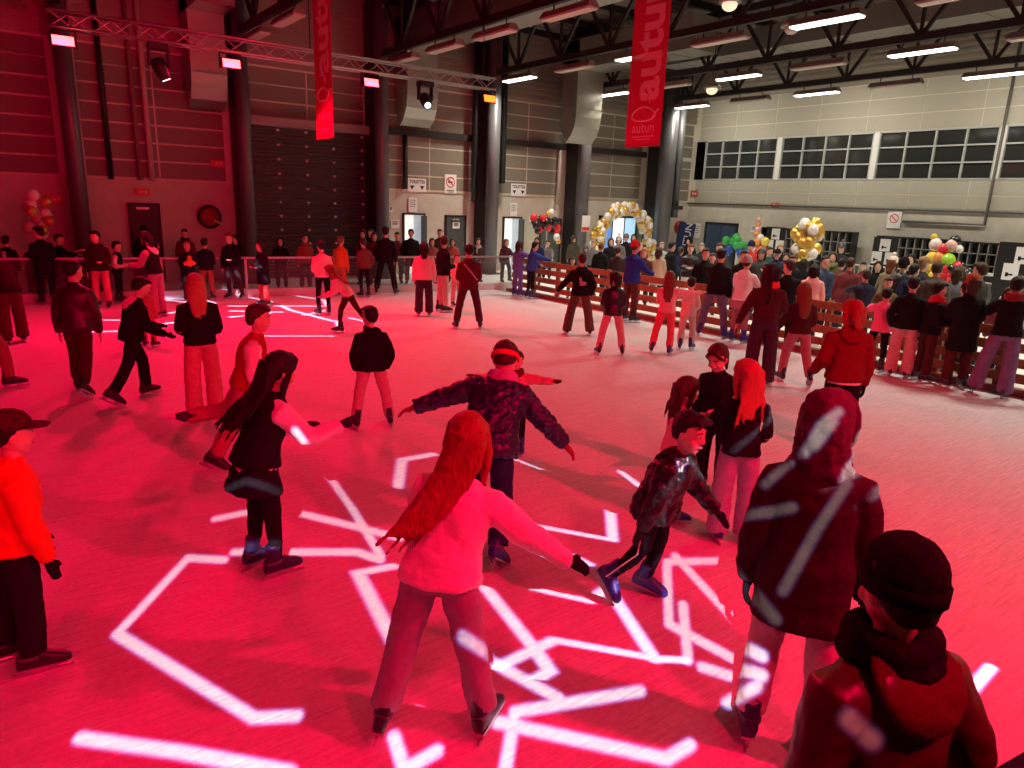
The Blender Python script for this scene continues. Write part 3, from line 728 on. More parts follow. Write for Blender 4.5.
def ban_ring(parent, cx, cz, r, axis='y'):
    ring = [Vector((r*math.cos(t*math.pi/10), -.016, r*math.sin(t*math.pi/10))) for t in range(21)]
    b = MB().tube([p+Vector((cx, 0, cz)) for p in ring], .018, 5).beam((cx-.7*r, -.016, cz+.7*r), (cx+.7*r, -.016, cz-.7*r), .03)
    obj('ban_ring', b, m_redink, parent)
    obj('cigarette', MB().box(cx-.6*r, cx+.5*r, -.016, -.012, cz-.03, cz+.03), m_ink, parent)
s = paper('no_smoking_sign', 'white no smoking sign above the grey door between the columns', 13.95, 3.2, .5, .66); ban_ring(s, 0, .06, .17)
obj('text_line', MB().box(-.16, .16, -.015, -.01, -.25, -.22).box(-.12, .12, -.015, -.01, -.3, -.28), m_ink, s)
def notice(label, x, z, w=.3, h=.42, wall='back', y=None):
    if wall == 'back': s = paper('notice', label, x, z, w, h, cat='notice')
    else:
        s = obj('notice', MB().box(-w/2, w/2, -.012, 0, -h/2, h/2), m_paper, None, loc=(y, x, z), rot=(0, 0, -math.pi/2)); tag(s, label, 'notice')
    b = MB()
    for i in range(4): b.box(-w*.36, w*(.36-.1*(i % 2)), -.015, -.01, h*(.3-.14*i), h*(.3-.14*i)+.02)
    obj('text_lines', b, m_ink, s); return s
notice('white paper notice above the left lit doorway', 12.4, 2.42, .34, .5)
notice('white paper notice above the right lit doorway', 16.85, 2.35, .34, .5)
notice('small white paper taped on the grey door', 14.2, 1.72, .3, .22).location.y -= .03
notice('small white paper left of the left lit doorway', 11.7, 1.75, .32, .28)
notice('small white switch plate high beside the left lit doorway', 11.55, 2.25, .14, .2)
notice('small dark framed notice beside the red and black balloons', 17.75, 2.0, .22, .2)
# exit signs, hose reel on the red side
def exit_sign(label, x, z):
    s = obj('exit_sign', MB().box(-.19, .19, -.05, 0, -.1, .1), mat('exit_red', (.65, .05, .05), .5), None, loc=(x, YB-.03, z)); tag(s, label, 'sign')
    obj('running_figure', MB().box(-.06, -.02, -.056, -.05, -.06, .06).box(-.02, .05, -.056, -.05, -.01, .02).box(.07, .13, -.056, -.05, -.06, .06), mat('exit_pale', (.8, .5, .5), .5), s)
exit_sign('small red exit sign above the dark door', 3.75, 2.56)
exit_sign('small red exit plate low on the panels beside the shutter', 5.85, 3.45)
exit_sign('small red plate on the wall left of the first column', 1.62, 2.3)
hr = empty('hose_reel', (5.5, YB-.05, 1.9)); tag(hr, 'round red fire hose reel on the red lit wall', 'hose reel')
obj('drum', MB().cyl((0, 0, 0), (0, -.18, 0), .26, 20), mat('reel_red', (.35, .03, .03), .5), hr, True)
obj('hose', MB().tube([(.29*math.cos(t*math.pi/8), -.09, .29*math.sin(t*math.pi/8)) for t in range(17)], .06, 8), m_black, hr, True)
obj('nozzle', MB().beam((.1, -.2, -.1), (.35, -.2, -.22), .04), m_alu, hr)

# entrance with balloon arch
en = empty('door_7', (22.6, YB, 0)); en['kind'] = 'structure'
obj('door_frame', MB().box(-1.15, -1.08, -.1, 0, 0, 2.2).box(1.08, 1.15, -.1, 0, 0, 2.2).box(-1.15, 1.15, -.1, 0, 2.12, 2.2), m_steel, en)
for i, (c, e, s_) in enumerate((((.2, .35, .6), (.12, .3, .8), .55), ((.8, .85, .9), (.85, .95, 1.0), 1.0), ((.45, .65, .8), (.45, .75, .95), .8))):
    obj('pane', MB().box(-1.08+i*.72+.02, -1.08+(i+1)*.72-.02, -.05, -.03, .02, 2.1), mat('entrance_glass_%d' % i, c, .1, emit=e, estr=s_), en)
    if i: obj('mullion', MB().box(-1.08+i*.72-.02, -1.08+i*.72+.02, -.08, -.02, 0, 2.12), m_steel, en)
bal_mesh = MB().ball((0, 0, 0), (.13, .13, .145), 12, 8)
BALL = {}
def balloon(parent, loc, c, s=1.0):
    if c not in BALL:
        me = bal_mesh.mesh('balloon', True); me.materials.append(mat('balloon_%s' % (c,), c, .22, .55 if c == GOLD else 0, spec=.6)); BALL[c] = me
    o = link('balloon', BALL[c], None, parent, loc); o.scale = (s, s, s); return o
GOLD, WHT, BRED, BBLK, BBLU, BGRN, BORG, BYEL = (.75, .5, .1), (.8, .78, .74), (.7, .03, .04), (.015, .015, .017), (.03, .08, .45), (.04, .4, .08), (.75, .3, .08), (.8, .6, .08)
rb = random.Random(5)
ar = empty('balloon_arch', (21.6, 21.55, 0)); tag(ar, 'gold and white balloon arch round the lit entrance doors', 'balloons')
for i in range(27):
    a = math.pi*i/26; cx, cz = -1.6*math.cos(a), .35+2.2*math.sin(a)**.8 if math.sin(a) > 0 else .35
    for j in range(5):
        b_ = rb.uniform(0, 6.28); balloon(ar, (cx+.15*math.cos(b_)*abs(math.cos(a))+.1*math.cos(j*1.6), .14*math.sin(j*1.57), cz+.14*math.cos(j*1.57+i)), GOLD if (i+j) % 2 else WHT, rb.uniform(1.0, 1.25))
def bouquet(label, c, items, stand=True):
    r = empty('balloon_bouquet', c); tag(r, label, 'balloons')
    for x, y, z, cc_, s_ in items: balloon(r, (x, y, z), cc_, s_)
    if stand: obj('stand', MB().cyl((0, 0, -c[2]), (0, 0, .1), .02, 8), m_white, r); obj('stand_base', MB().cyl((0, 0, -c[2]), (0, 0, -c[2]+.03), .2, 14), m_white, r)
    return r
p = on_y(547, 226, 21.2)
it = [(rb.uniform(-.62, .62), rb.uniform(-.15, .15), rb.uniform(-.22, .3), BRED if i % 3 == 0 else BBLK, rb.uniform(.85, 1.15)) for i in range(26)]+[(-.1, -.15, .45, GOLD, .7), (.1, -.1, .5, WHT, .9), (.3, -.25, -.4, WHT, 1.0), (.38, -.25, -.55, GOLD, .8)]
bouquet('red and black balloon cluster with a white star near the toilet doors', p, it)
p = on_x(808, 238, 18.0)
it = [(rb.uniform(-.22, .22), rb.uniform(-.3, .3)*(.5+.5*min(1, i/8)), .42-i*.024, GOLD if i % 2 else WHT, rb.uniform(.95, 1.25)) for i in range(38)]
bouquet('gold and white balloon column above the crowd beyond the fence', p, it)
p = on_x(738, 243, 22.0)
it = [(rb.uniform(-.1, .1), rb.uniform(-.2, .55), rb.uniform(-.1, .2), BGRN, 1.1) for i in range(8)]+[(rb.uniform(-.1, .1), rb.uniform(-.5, .4), rb.uniform(-.4, -.12), BBLU, 1.05) for i in range(8)]+[(rb.uniform(-.1, .1), rb.uniform(-1.2, -.6), rb.uniform(-.5, .3), (BORG, BRED, WHT, BYEL)[i % 4], 1.1) for i in range(16)]+[(0, -.75, .35+.17*i, (BORG, (.85, .4, .45))[i % 2], .9-.12*i) for i in range(4)]
bouquet('multicoloured balloon cluster of green blue and orange by the windowed wall', p, it)
p = on_x(943, 262, 17.0)
it = [(rb.uniform(-.15, .15), rb.uniform(-.55, .5), rb.uniform(-.55, -.1), (BRED, BBLK, BRED, (.6, .05, .25), BBLK, BYEL)[i % 6], rb.uniform(.9, 1.15)) for i in range(34)]
it += [(-.1, .2, .05, BYEL, 1.1), (-.1, .05, .07, BORG, 1.1), (-.1, -.14, .04, (.35, .7, .05), 1.15), (-.05, .0, .26, BRED, 1.0), (-.03, -.12, .36, (.75, .45, .4), .95), (.05, -.14, .46, BBLK, .95), (.0, .22, .36, WHT, 1.0), (0, .28, .52, BYEL, .55), (-.04, -.3, .3, WHT, .6)]
bouquet('red and black balloon pile topped with yellow and green balloons', p, it)
p = on_y(38, 213, 20.9)
it = [(rb.uniform(-.25, .25), rb.uniform(-.12, .12), .42-i*.075, (WHT, (.5, .3, .3), GOLD)[i % 3], rb.uniform(.85, 1.05)) for i in range(13)]
bouquet('pale balloon column against the red lit wall', p, it)

# items on the right wall
dr = empty('door_8', (XR, 20.95, 0)); dr['kind'] = 'structure'
obj('door_frame', MB().box(-.08, 0, -.9, -.82, 0, 2.05).box(-.08, 0, .82, .9, 0, 2.05).box(-.08, 0, -.9, .9, 1.97, 2.05), m_steel, dr)
for s_ in (-1, 1): obj('door_leaf', MB().box(-.05, -.02, min(0.01*s_, .82*s_), max(.01*s_, .82*s_), .02, 1.97), mat('blue_glass', (.05, .08, .13), .1, spec=.8), dr)
s = obj('rollup_banner', MB().box(-.42, .42, -.01, .01, .05, 2.0), mat('navy_print', (.02, .035, .12), .6), None, loc=(XR-1.2, 22.2, 0), rot=(0, .12, -math.pi/2+.2)); tag(s, 'navy roll up banner with white AUTUN lettering beside the corner column', 'banner')
put_text('AUTUN', .46, s, (.12, -.02, 1.22), m_white, (math.pi/2, -math.pi/2, 0), .004, name='lettering'); obj('banner_foot', MB().box(-.44, .44, -.12, .12, 0, .06), m_alu, s)
hr2 = empty('hose_reel', (XR-.6, YB-.02, 1.75)); tag(hr2, 'red fire hose reel on the corner wall beside the navy banner', 'hose reel')
obj('drum', MB().cyl((0, 0, 0), (0, -.2, 0), .3, 20), mat('reel_red2', (.5, .04, .03), .45), hr2, True); obj('hose', MB().tube([(.22*math.cos(t*math.pi/8), -.22, .22*math.sin(t*math.pi/8)) for t in range(17)], .05, 8), mat('hose_dark', (.12, .02, .02), .6), hr2, True)
def wall_sign_r(label, y, z, w, h, colr, ban=False):
    s = obj('wall_sign', MB().box(-w/2, w/2, -.02, 0, -h/2, h/2), colr, None, loc=(XR-.04, y, z), rot=(0, 0, -math.pi/2)); tag(s, label, 'sign')
    if ban: ban_ring(s, 0, .04, w*.3)
    return s
wall_sign_r('white no smoking sign on the concrete under the strip windows', 13.25, 2.5, .5, .62, m_paper, True)
s = wall_sign_r('small red emergency sign on the windowed wall near the gold balloons', 18.3, 2.88, .38, .2, mat('exit_red', (0, 0, 0)))
obj('running_figure', MB().box(-.1, -.02, -.026, -.02, -.05, .05).box(.02, .12, -.026, -.02, -.03, .03), m_paper, s)
s = wall_sign_r('small red emergency sign on panels beside the corner column', 22.7, 3.3, .4, .26, mat('exit_red', (0, 0, 0)))
obj('running_figure', MB().box(-.1, -.02, -.026, -.02, -.06, .06).box(.04, .14, -.026, -.02, -.04, .04), m_paper, s)
notice('white paper on the concrete right of the blue glass door', 19.2, 1.85, .4, .3, 'right', XR-.02)
notice('white paper sheet left of the blue glass door', 22.3, 1.6, .3, .7, 'right', XR-.02)

# skate racks with pigeonholes
m_rack = mat('rack_dark', (.012, .012, .014), .5); m_rackl = mat('rack_edge', (.28, .27, .25), .5)
def rack(label, y0, y1, z1, x=XR-.75, cols=9, rows=4):
    r = empty('skate_rack', (x, y0, 0)); tag(r, label, 'rack', 'skate racks along the windowed wall'); W_ = y1-y0
    obj('back_board', MB().box(.35, .4, 0, W_, 0, z1), m_rack, r)
    obj('side', MB().box(-.02, .4, -.03, .02, 0, z1), m_rack, r); obj('side', MB().box(-.02, .4, W_-.02, W_+.03, 0, z1), m_rack, r); obj('top', MB().box(-.02, .4, -.03, W_+.03, z1-.04, z1), m_rack, r)
    for i in range(1, rows+1): obj('shelf', MB().box(0, .35, .02, W_-.02, z1*i/(rows+1)-.012, z1*i/(rows+1)+.012), m_rackl, r)
    for i in range(1, cols): obj('divider', MB().box(0, .35, W_*i/cols-.012, W_*i/cols+.012, .02, z1-.04), m_rackl, r)
rack('black pigeonhole skate rack behind the gold balloon column', 14.35, 18.3, 1.98, cols=14)
rack('black pigeonhole skate rack behind the red and black balloon pile', 11.0, 13.4, 1.92, cols=9)
rack('black pigeonhole skate rack at the right end of the wall', 8.6, 10.85, 1.9, cols=8)
def board(label, px, py, X, sheets=((0, .22), (-.22, -.2), (.22, -.2)), w=.8, h=.95):
    p = on_x(px, py, X); r = empty('notice_board', (p.x, p.y, p.z)); r.rotation_euler = (0, 0, -math.pi/2); tag(r, label, 'notice board')
    obj('panel', MB().box(-w/2, w/2, 0, .03, -h/2, h/2), m_black, r); obj('leg', MB().box(-w/2, -w/2+.05, 0, .03, -p.z, -h/2), m_black, r); obj('leg', MB().box(w/2-.05, w/2, 0, .03, -p.z, -h/2), m_black, r)
    for sx_, sz_ in sheets:
        obj('sheet', MB().box(sx_-.17, sx_+.17, -.01, 0, sz_-.2, sz_+.2), m_paper, r); obj('arrow', MB().box(sx_-.08, sx_+.06, -.014, -.01, sz_-.09, sz_-.05).box(sx_-.1, sx_-.04, -.014, -.01, sz_-.12, sz_-.02), m_ink, r)
board('black board with three white arrow sheets right of the gold balloons', 884, 252, 24.0)
board('black board with white arrow sheets left of the gold balloon column', 775, 240, 24.0)
board('black board with white sheets at the right edge of the picture', 1016, 268, 20.0, ((.1, .3), (-.1, -.1)), .9, 1.2)
ct = empty('service_counter', (25.2, 9.2, 0)); tag(ct, 'white topped service counter at the right end beyond the fence', 'counter')
obj('counter_top', MB().box(-.4, .4, -1.5, .8, .95, 1.0), m_white, ct); obj('counter_body', MB().box(-.35, .35, -1.45, .75, 0, .95), m_black, ct)
# white crowd barriers beyond the fence
def crowd_barrier(label, a, b):
    a = Vector((a.x, a.y, 0)); b = Vector((b.x, b.y, 0)); d = b-a; Ln = d.length
    r = empty('crowd_barrier', a, math.atan2(d.y, d.x)); tag(r, label, 'barrier', 'white bar barriers beyond the fence')
    m = mat('barrier_white', (.6, .58, .52), .45, .3)
    obj('frame', MB().tube([(0, 0, .15), (0, 0, 1.1), (Ln, 0, 1.1), (Ln, 0, .15), (0, 0, .15)], .022, 8), m, r, True)
    me = MB().cyl((0, 0, .15), (0, 0, 1.1), .012, 6).mesh('bar')
    for i in range(1, int(Ln/.13)): link('bar', me, m, r, (i*.13, 0, 0))
    for x in (.3, Ln-.3): obj('foot', MB().box(x-.02, x+.02, -.3, .3, 0, .04).box(x-.02, x+.02, -.02, .02, .02, .16), m, r)
crowd_barrier('white metal bar barrier beyond the fence under the arrow board', on_z(843, 263, 1.12), on_z(925, 270, 1.12))
crowd_barrier('white metal bar barrier beside the red and black balloon pile', on_z(948, 276, 1.12), on_z(992, 283, 1.12))

# ------------------------------------------------------------------ rink edges
m_wood = mat('fence_wood', (.36, .125, .05), .55, 0, .2, 9, .3)
m_wood2 = mat('fence_post_wood', (.24, .085, .04), .55, 0, .2, 9, .3)
FX = 12.95
plank_me = {}
def plank(Ln):
    if Ln not in plank_me:
        b = MB().box(-.018, .018, .01, Ln-.01, -.075, .075); plank_me[Ln] = b.mesh('plank')
    return plank_me[Ln]
SEC = 2.05
words = ['at the corner with the clear barrier', 'left of the dark clothed teenager', 'behind the girl in red trousers', 'behind the pair in pink tops', 'behind the girl with the red scarf', 'right of the maroon hooded skater', 'behind the pink jacketed child', 'behind the couple in dark coats', 'at the right edge of the picture', 'next to the near corner of the rink']
for i in range(9):
    y1 = 17.6-i*SEC; y0 = y1-SEC
    f = empty('wooden_fence', (FX, y0, 0)); tag(f, 'brown plank fence section '+words[i], 'fence', 'plank fence sections along the rink')
    for z in (.24, .48, .72, .95): link('plank', plank(SEC), m_wood, f, (0, 0, z))
    obj('post', MB().box(.02, .11, SEC-.12, SEC-.02, 0, 1.04), m_wood2, f); obj('post', MB().box(.02, .11, SEC/2-.05, SEC/2+.05, 0, 1.0), m_wood2, f)
    obj('kerb', MB().box(-.22, .12, 0, SEC, -.003, .075), mat('kerb_wood', (.26, .09, .07), .6, 0, .1, 8, .2), f)
m_plexi = mat('clear_panel', (.2, .19, .19), .04, 0, alpha=.2, spec=.5)
m_kerbw = mat('kerb_white', (.62, .58, .56), .5)
m_rail = mat('barrier_rail', (.5, .48, .47), .35, .7)
SECX = 1.95
spots_ = ['at the far left edge', 'behind the man in the long black coat', 'behind the skater with pale collar', 'below the dark wall door', 'below the hose reel', 'in front of the left part of the shutter', 'in front of the right part of the shutter', 'below the left lit doorway', 'behind the three skaters standing together', 'left of the purple skater']
for i in range(10):
    x0 = -6.3+i*SECX; x1 = x0+SECX; a = Vector((x0, PLX(x0), 0)); b = Vector((x1, PLX(x1), 0)); d = b-a; Ln = d.length
    r = empty('clear_barrier', a, math.atan2(d.y, d.x)); tag(r, 'clear rink barrier section '+spots_[i], 'barrier', 'clear barrier sections along the far rink side')
    obj('kerb', MB().box(-.03, Ln-.035, -.08, .1, 0, .2), m_kerbw, r)
    obj('pane', MB().box(.03, Ln-.03, -.006, .006, .2, .98), m_plexi, r)
    obj('post', MB().box(-.03, .03, -.03, .03, .2, 1.0), m_rail, r)
    obj('top_rail', MB().box(-.03, Ln-.035, -.03, .03, .98, 1.03), m_rail, r)
nb = empty('near_board', (-4, NRB(-4)-.02, 0), -math.atan(.155)); tag(nb, 'dark blue rink board with pale studs at the bottom right corner', 'rink board')
obj('board', MB().box(0, 16, -.06, .0, 0, 1.27), mat('board_blue', (.01, .012, .035), .6, spec=.2), nb); obj('cap_rail', MB().box(0, 16, -.1, .03, 1.27, 1.3), mat('board_cap', (.012, .014, .04), .6, spec=.2), nb)
me = MB().cyl((0, 0, 0), (0, 0, .006), .008, 8).mesh('stud')
for i in range(8): link('stud', me, m_white, nb, (5.75+i*.12, -.03, 1.3))

cs = empty('clear_screen', (12.86, on_x(773, 290, 12.86).y, 0)); tag(cs, 'clear plastic screen on the fence left of the pink hooded adult', 'screen')
obj('pane', MB().box(-.01, .0, -.2, .2, .9, 1.45), m_plexi, cs); obj('clip', MB().box(-.03, .04, -.2, -.17, .86, 1.45), m_rail, cs); obj('clip', MB().box(-.03, .04, .17, .2, .86, 1.45), m_rail, cs)
s = paper('column_notice', 'white and red notice on the grey column left of the arch', 19.55, 1.9, .42, .62, cat='notice', y=21.70); obj('red_band', MB().box(-.2, .2, -.015, -.01, -.28, -.14), m_redink, s)
# ------------------------------------------------------------------ lamps and rig
m_tube_on = mat('lit_diffuser', (.9, .9, .85), .4, emit=(1.0, .96, .82), estr=5.0)
m_tube_off = mat('unlit_diffuser', (.62, .55, .5), .4)
m_house = mat('lamp_housing', (.30, .24, .22), .5, .3)
def ceiling_light(x, y, lit, label):
    r = empty('ceiling_light', (x, y, 6.72)); tag(r, label, 'light', 'tube lights under the roof trusses')
    obj('housing', MB().add([(-.17, -.82, -.08), (.17, -.82, -.08), (.17, .82, -.08), (-.17, .82, -.08), (-.09, -.78, .06), (.09, -.78, .06), (.09, .78, .06), (-.09, .78, .06)], [(3, 2, 1, 0), (4, 5, 6, 7), (0, 1, 5, 4), (1, 2, 6, 5), (2, 3, 7, 6), (3, 0, 4, 7)]), m_house, r)
    obj('diffuser', MB().box(-.14, .14, -.78, .78, -.115, -.082), m_tube_on if lit else m_tube_off, r)
    for s_ in (-.5, .5): obj('hanger', MB().box(-.012, .012, s_-.012, s_+.012, .05, .24), m_steel, r)
ROWN = {15.1: 'truss nearest the rink', 19.45: 'middle truss', 23.85: 'truss nearest the windowed wall'}
DEP = {20.5: 'closest to the far wall', 15.0: 'second from the far wall', 9.5: 'third from the far wall', 4.0: 'fourth from the far wall', -1.5: 'last and nearest the camera'}
for x, y in LIT_TUBES: ceiling_light(x, y, True, 'lit tube lamp under the %s, %s' % (ROWN[x], DEP[y]))
for x in (15.1, 19.45, 23.85):
    for y, dd in ((17.7, 'farthest'), (12.3, 'middle'), (6.8, 'nearest')): ceiling_light(x, y, False, 'unlit tube lamp under the %s, %s of its three' % (ROWN[x], dd))
for y, dd in ((20.5, 'nearest the shutter wall'), (18.1, 'second from the shutter wall'), (15.7, 'third from the shutter wall'), (12.9, 'nearest the right banner')): ceiling_light(10.75, y, False, 'unlit tube lamp with reddish housing, '+dd)
for y, dd in ((18.0, 'just left of the left banner'), (20.5, 'above the left part of the shutter')): ceiling_light(6.4, y, False, 'unlit tube lamp under the dark roof '+dd)
ceiling_light(2.05, 18.2, False, 'unlit tube lamp above the left end of the lighting rig')
for (px, py, z, lab, on) in ((712, 88, 6.2, 'bell shaped pendant lamp glowing beside a tube lamp', True), (792, 26, 7.0, 'dark disc pendant lamp beside the brightest tube lamp', False), (730, 2, 7.1, 'bell pendant lamp at the top edge of the picture', True)):
    p = on_z(px, py, z); r = empty('pendant_lamp', p); tag(r, lab, 'lamp', 'pendant lamps')
    obj('bell', MB().rings([[(rr*math.cos(t*math.pi/8), rr*math.sin(t*math.pi/8), zz) for t in range(16)] for rr, zz in ((.26, -.02), (.24, .06), (.12, .16), (.07, .28), (.03, .3))]), m_galv, r, True)
    obj('bulb', MB().ball((0, 0, -.06), (.17, .17, .13), 12, 8), mat('bulb_glow', (.8, .75, .6), .3, emit=(1, .85, .55), estr=.9) if on else m_tube_off, r, True)
    obj('cord', MB().cyl((0, 0, .28), (0, 0, 8.6-z), .012, 6), m_black, r)

def rig(y, x0, x1, label):
    r = empty('lighting_truss', (x0, y, RIG_Z)); tag(r, label, 'truss'); Ln = x1-x0; a = .13
    m = mat('truss_alu', (.55, .52, .5), .35, .8)
    for sy in (-a, a):
        for sz in (-a, a): obj('chord', MB().tube([(0, sy, sz), (Ln, sy, sz)], .024, 8), m, r, True)
    nb_ = int(Ln/.34); st = Ln/nb_
    d1 = MB().tube([(0, 0, -a), (st, 0, a)], .011, 6).mesh('lacing_bar'); d2 = MB().tube([(0, 0, a), (st, 0, -a)], .011, 6).mesh('lacing_bar'); d3 = MB().tube([(0, -a, 0), (st, a, 0)], .011, 6).mesh('lacing_bar')
    for k in range(nb_):
        link('lacing_bar', d1 if k % 2 else d2, m, r, (k*st, -a, 0)); link('lacing_bar', d2 if k % 2 else d1, m, r, (k*st, a, 0)); link('lacing_bar', d3, m, r, (k*st, 0, -a))
    for x in (.3, Ln/2, Ln-.3): obj('hanging_chain', MB().cyl((x, 0, a), (x, 0, 1.6), .012, 6), m_black, r)
    return r
rig(FAR_RIG_Y, 1.35, 10.95, 'long aluminium lighting truss hung across the far red side')
rig(NEAR_RIG_Y, -8.0, 9.0, 'aluminium lighting truss hung behind the camera position')
def flood(x, y, sgn, label, e, es):
    r = empty('flood_lamp', (x, y, RIG_Z-.155)); tag(r, label, 'lamp', 'flood lamps on the rigs'); r.rotation_euler = (0, 0, 0 if sgn < 0 else math.pi)
    obj('yoke', MB().box(-.22, -.2, -.02, .02, -.3, -.02).box(.2, .22, -.02, .02, -.3, 0).box(-.22, .22, -.02, .02, -.02, 0), m_black, r)
    obj('housing', MB().add([(-.19, -.1, -.30), (.19, -.1, -.30), (.19, .08, -.26), (-.19, .08, -.26), (-.19, -.06, -.1), (.19, -.06, -.1), (.19, .1, -.12), (-.19, .1, -.12)], [(3, 2, 1, 0), (4, 5, 6, 7), (0, 1, 5, 4), (1, 2, 6, 5), (2, 3, 7, 6), (3, 0, 4, 7)]), m_black, r)
    obj('lens', MB().add([(-.17, -.115, -.28), (.17, -.115, -.28), (.17, -.075, -.12), (-.17, -.075, -.12), (-.17, -.1, -.28), (.17, -.1, -.28), (.17, -.06, -.12), (-.17, -.06, -.12)], [(0, 1, 2, 3), (7, 6, 5, 4), (0, 4, 5, 1), (1, 5, 6, 2), (2, 6, 7, 3), (3, 7, 4, 0)]), mat('lens_%s' % (e,), (.5, .05, .05), .3, emit=e, estr=es), r)
nm = ['leftmost red flood lamp on the far truss', 'red flood lamp above the round hose reel', 'red flood lamp right of the left banner', 'small amber flood lamp at the right end of the far truss']
for x, l_ in zip(FAR_LAMPS, nm): flood(x, FAR_RIG_Y, -1, l_, (1, .11, .12) if 'amber' not in l_ else (1, .22, .02), 5.0 if 'amber' not in l_ else 2.5)
for x, l_ in zip(NEAR_LAMPS, ('first', 'second', 'third', 'fourth')): flood(x, NEAR_RIG_Y, 1, l_+' red flood lamp on the truss behind the camera', (1, .11, .12), 5.0)
HEADS = {}
def moving_head(x, y, label, target):
    piv = Vector((x, y, RIG_Z-.56)); dv = (Vector(target)-piv).normalized(); tilt = dv.to_track_quat('-Z', 'Y').to_euler(); HEADS[(x, y)] = piv+dv*.31
    r = empty('moving_head_lamp', (x, y, RIG_Z-.16)); tag(r, label, 'lamp', 'moving head lamps')
    obj('base', MB().box(-.17, .17, -.13, .13, -.12, 0), m_black, r)
    [obj('yoke_arm', MB().box(q-.02, q+.02, -.06, .06, -.42, -.1), m_black, r) for q in (-.17, .17)]
    h_ = obj('head', MB().rings([[(rr*math.cos(t*math.pi/8), rr*math.sin(t*math.pi/8), zz) for t in range(16)] for rr, zz in ((.08, .14), (.13, .1), (.14, -.05), (.12, -.2), (.11, -.26))]), m_black, r, True, (0, 0, -.4), tilt)
    obj('lens', MB().cyl((0, 0, -.262), (0, 0, -.275), .075, 14), mat('lens_white', (.5, .6, .6), .2, emit=(.75, 1, 1), estr=3.0), h_)
moving_head(3.12, FAR_RIG_Y, 'black moving head lamp hanging between the two left red floods', (5.4, 16.2, 0))
moving_head(8.98, FAR_RIG_Y, 'black moving head lamp hanging near the right end of the far truss', (7.5, 9, 0))
moving_head(-1.6, NEAR_RIG_Y, 'left black moving head lamp on the truss behind the camera', (2.0, 3.2, 0))
moving_head(6.2, NEAR_RIG_Y, 'right black moving head lamp on the truss behind the camera', (2.6, 4.2, 0))

# ------------------------------------------------------------------ hanging banners
def banner(x, y0, y1, label, up1=0.0, up2=0.0):
    w = y1-y0; r = obj('hanging_banner', MB().box(-.004, .004, -w/2, w/2, 3.84, 6.95), mat('banner_red', (.62, .02, .085), .6, trans=0.0, alpha=.93), None, loc=(x, (y0+y1)/2, 0)); tag(r, label, 'banner', 'red autun banners')
    m = mat('banner_print', (.85, .45, .48), .6)
    # seen from -X: local text plane x->-Y, lettering climbs upward
    Rb = Matrix(((0, 0, -1), (-1, 0, 0), (0, 1, 0)))                 # text x -> -Y, text y -> +Z, normal -> -X
    up_ = Rb @ Matrix.Rotation(math.pi/2, 3, 'Z')
    t = link('lettering', text_mesh('autun', .98, .002, .028), m, r, (-.008, -.02, 5.78+up1), up_.to_euler())
    t2 = link('lettering', text_mesh('autun', .27, .002, .0), m, r, (-.008, 0, 4.17+up2), Rb.to_euler())
    b = MB()
    b.tube([(-.008, .02+.30*math.cos(a)*(1-.25*math.sin(a)), 4.43+.13*math.sin(a)) for a in [i*math.pi/9 for i in range(19)]], .018, 6)
    b.tube([(-.008, -.22, 4.36), (-.008, -.34, 4.48), (-.008, -.38, 4.5)], .016, 6)
    b.tube([(-.008, .15, 4.80), (-.008, .0, 4.82), (-.008, -.12, 4.72), (-.008, -.13, 4.62)], [.012, .03, .028, .008], 6)
    obj('fish_logo', b, m, r, loc=(0, 0, (up1+up2)/2))
    obj('text_line', MB().box(-.01, -.006, -.3, .28, 4.0, 4.02).box(-.01, -.006, -.2, .2, 3.95, 3.965), m, r)
    obj('hem_bar', MB().box(-.015, .015, -w/2, w/2, 3.82, 3.86), mat('banner_hem', (.4, .01, .03), .6), r)
banner(6.06, 14.62, 15.55, 'narrow looking red autun banner hanging in front of the shutter', .42, .12)
banner(10.75, 9.95, 10.88, 'larger red autun banner hanging left of the strip windows')
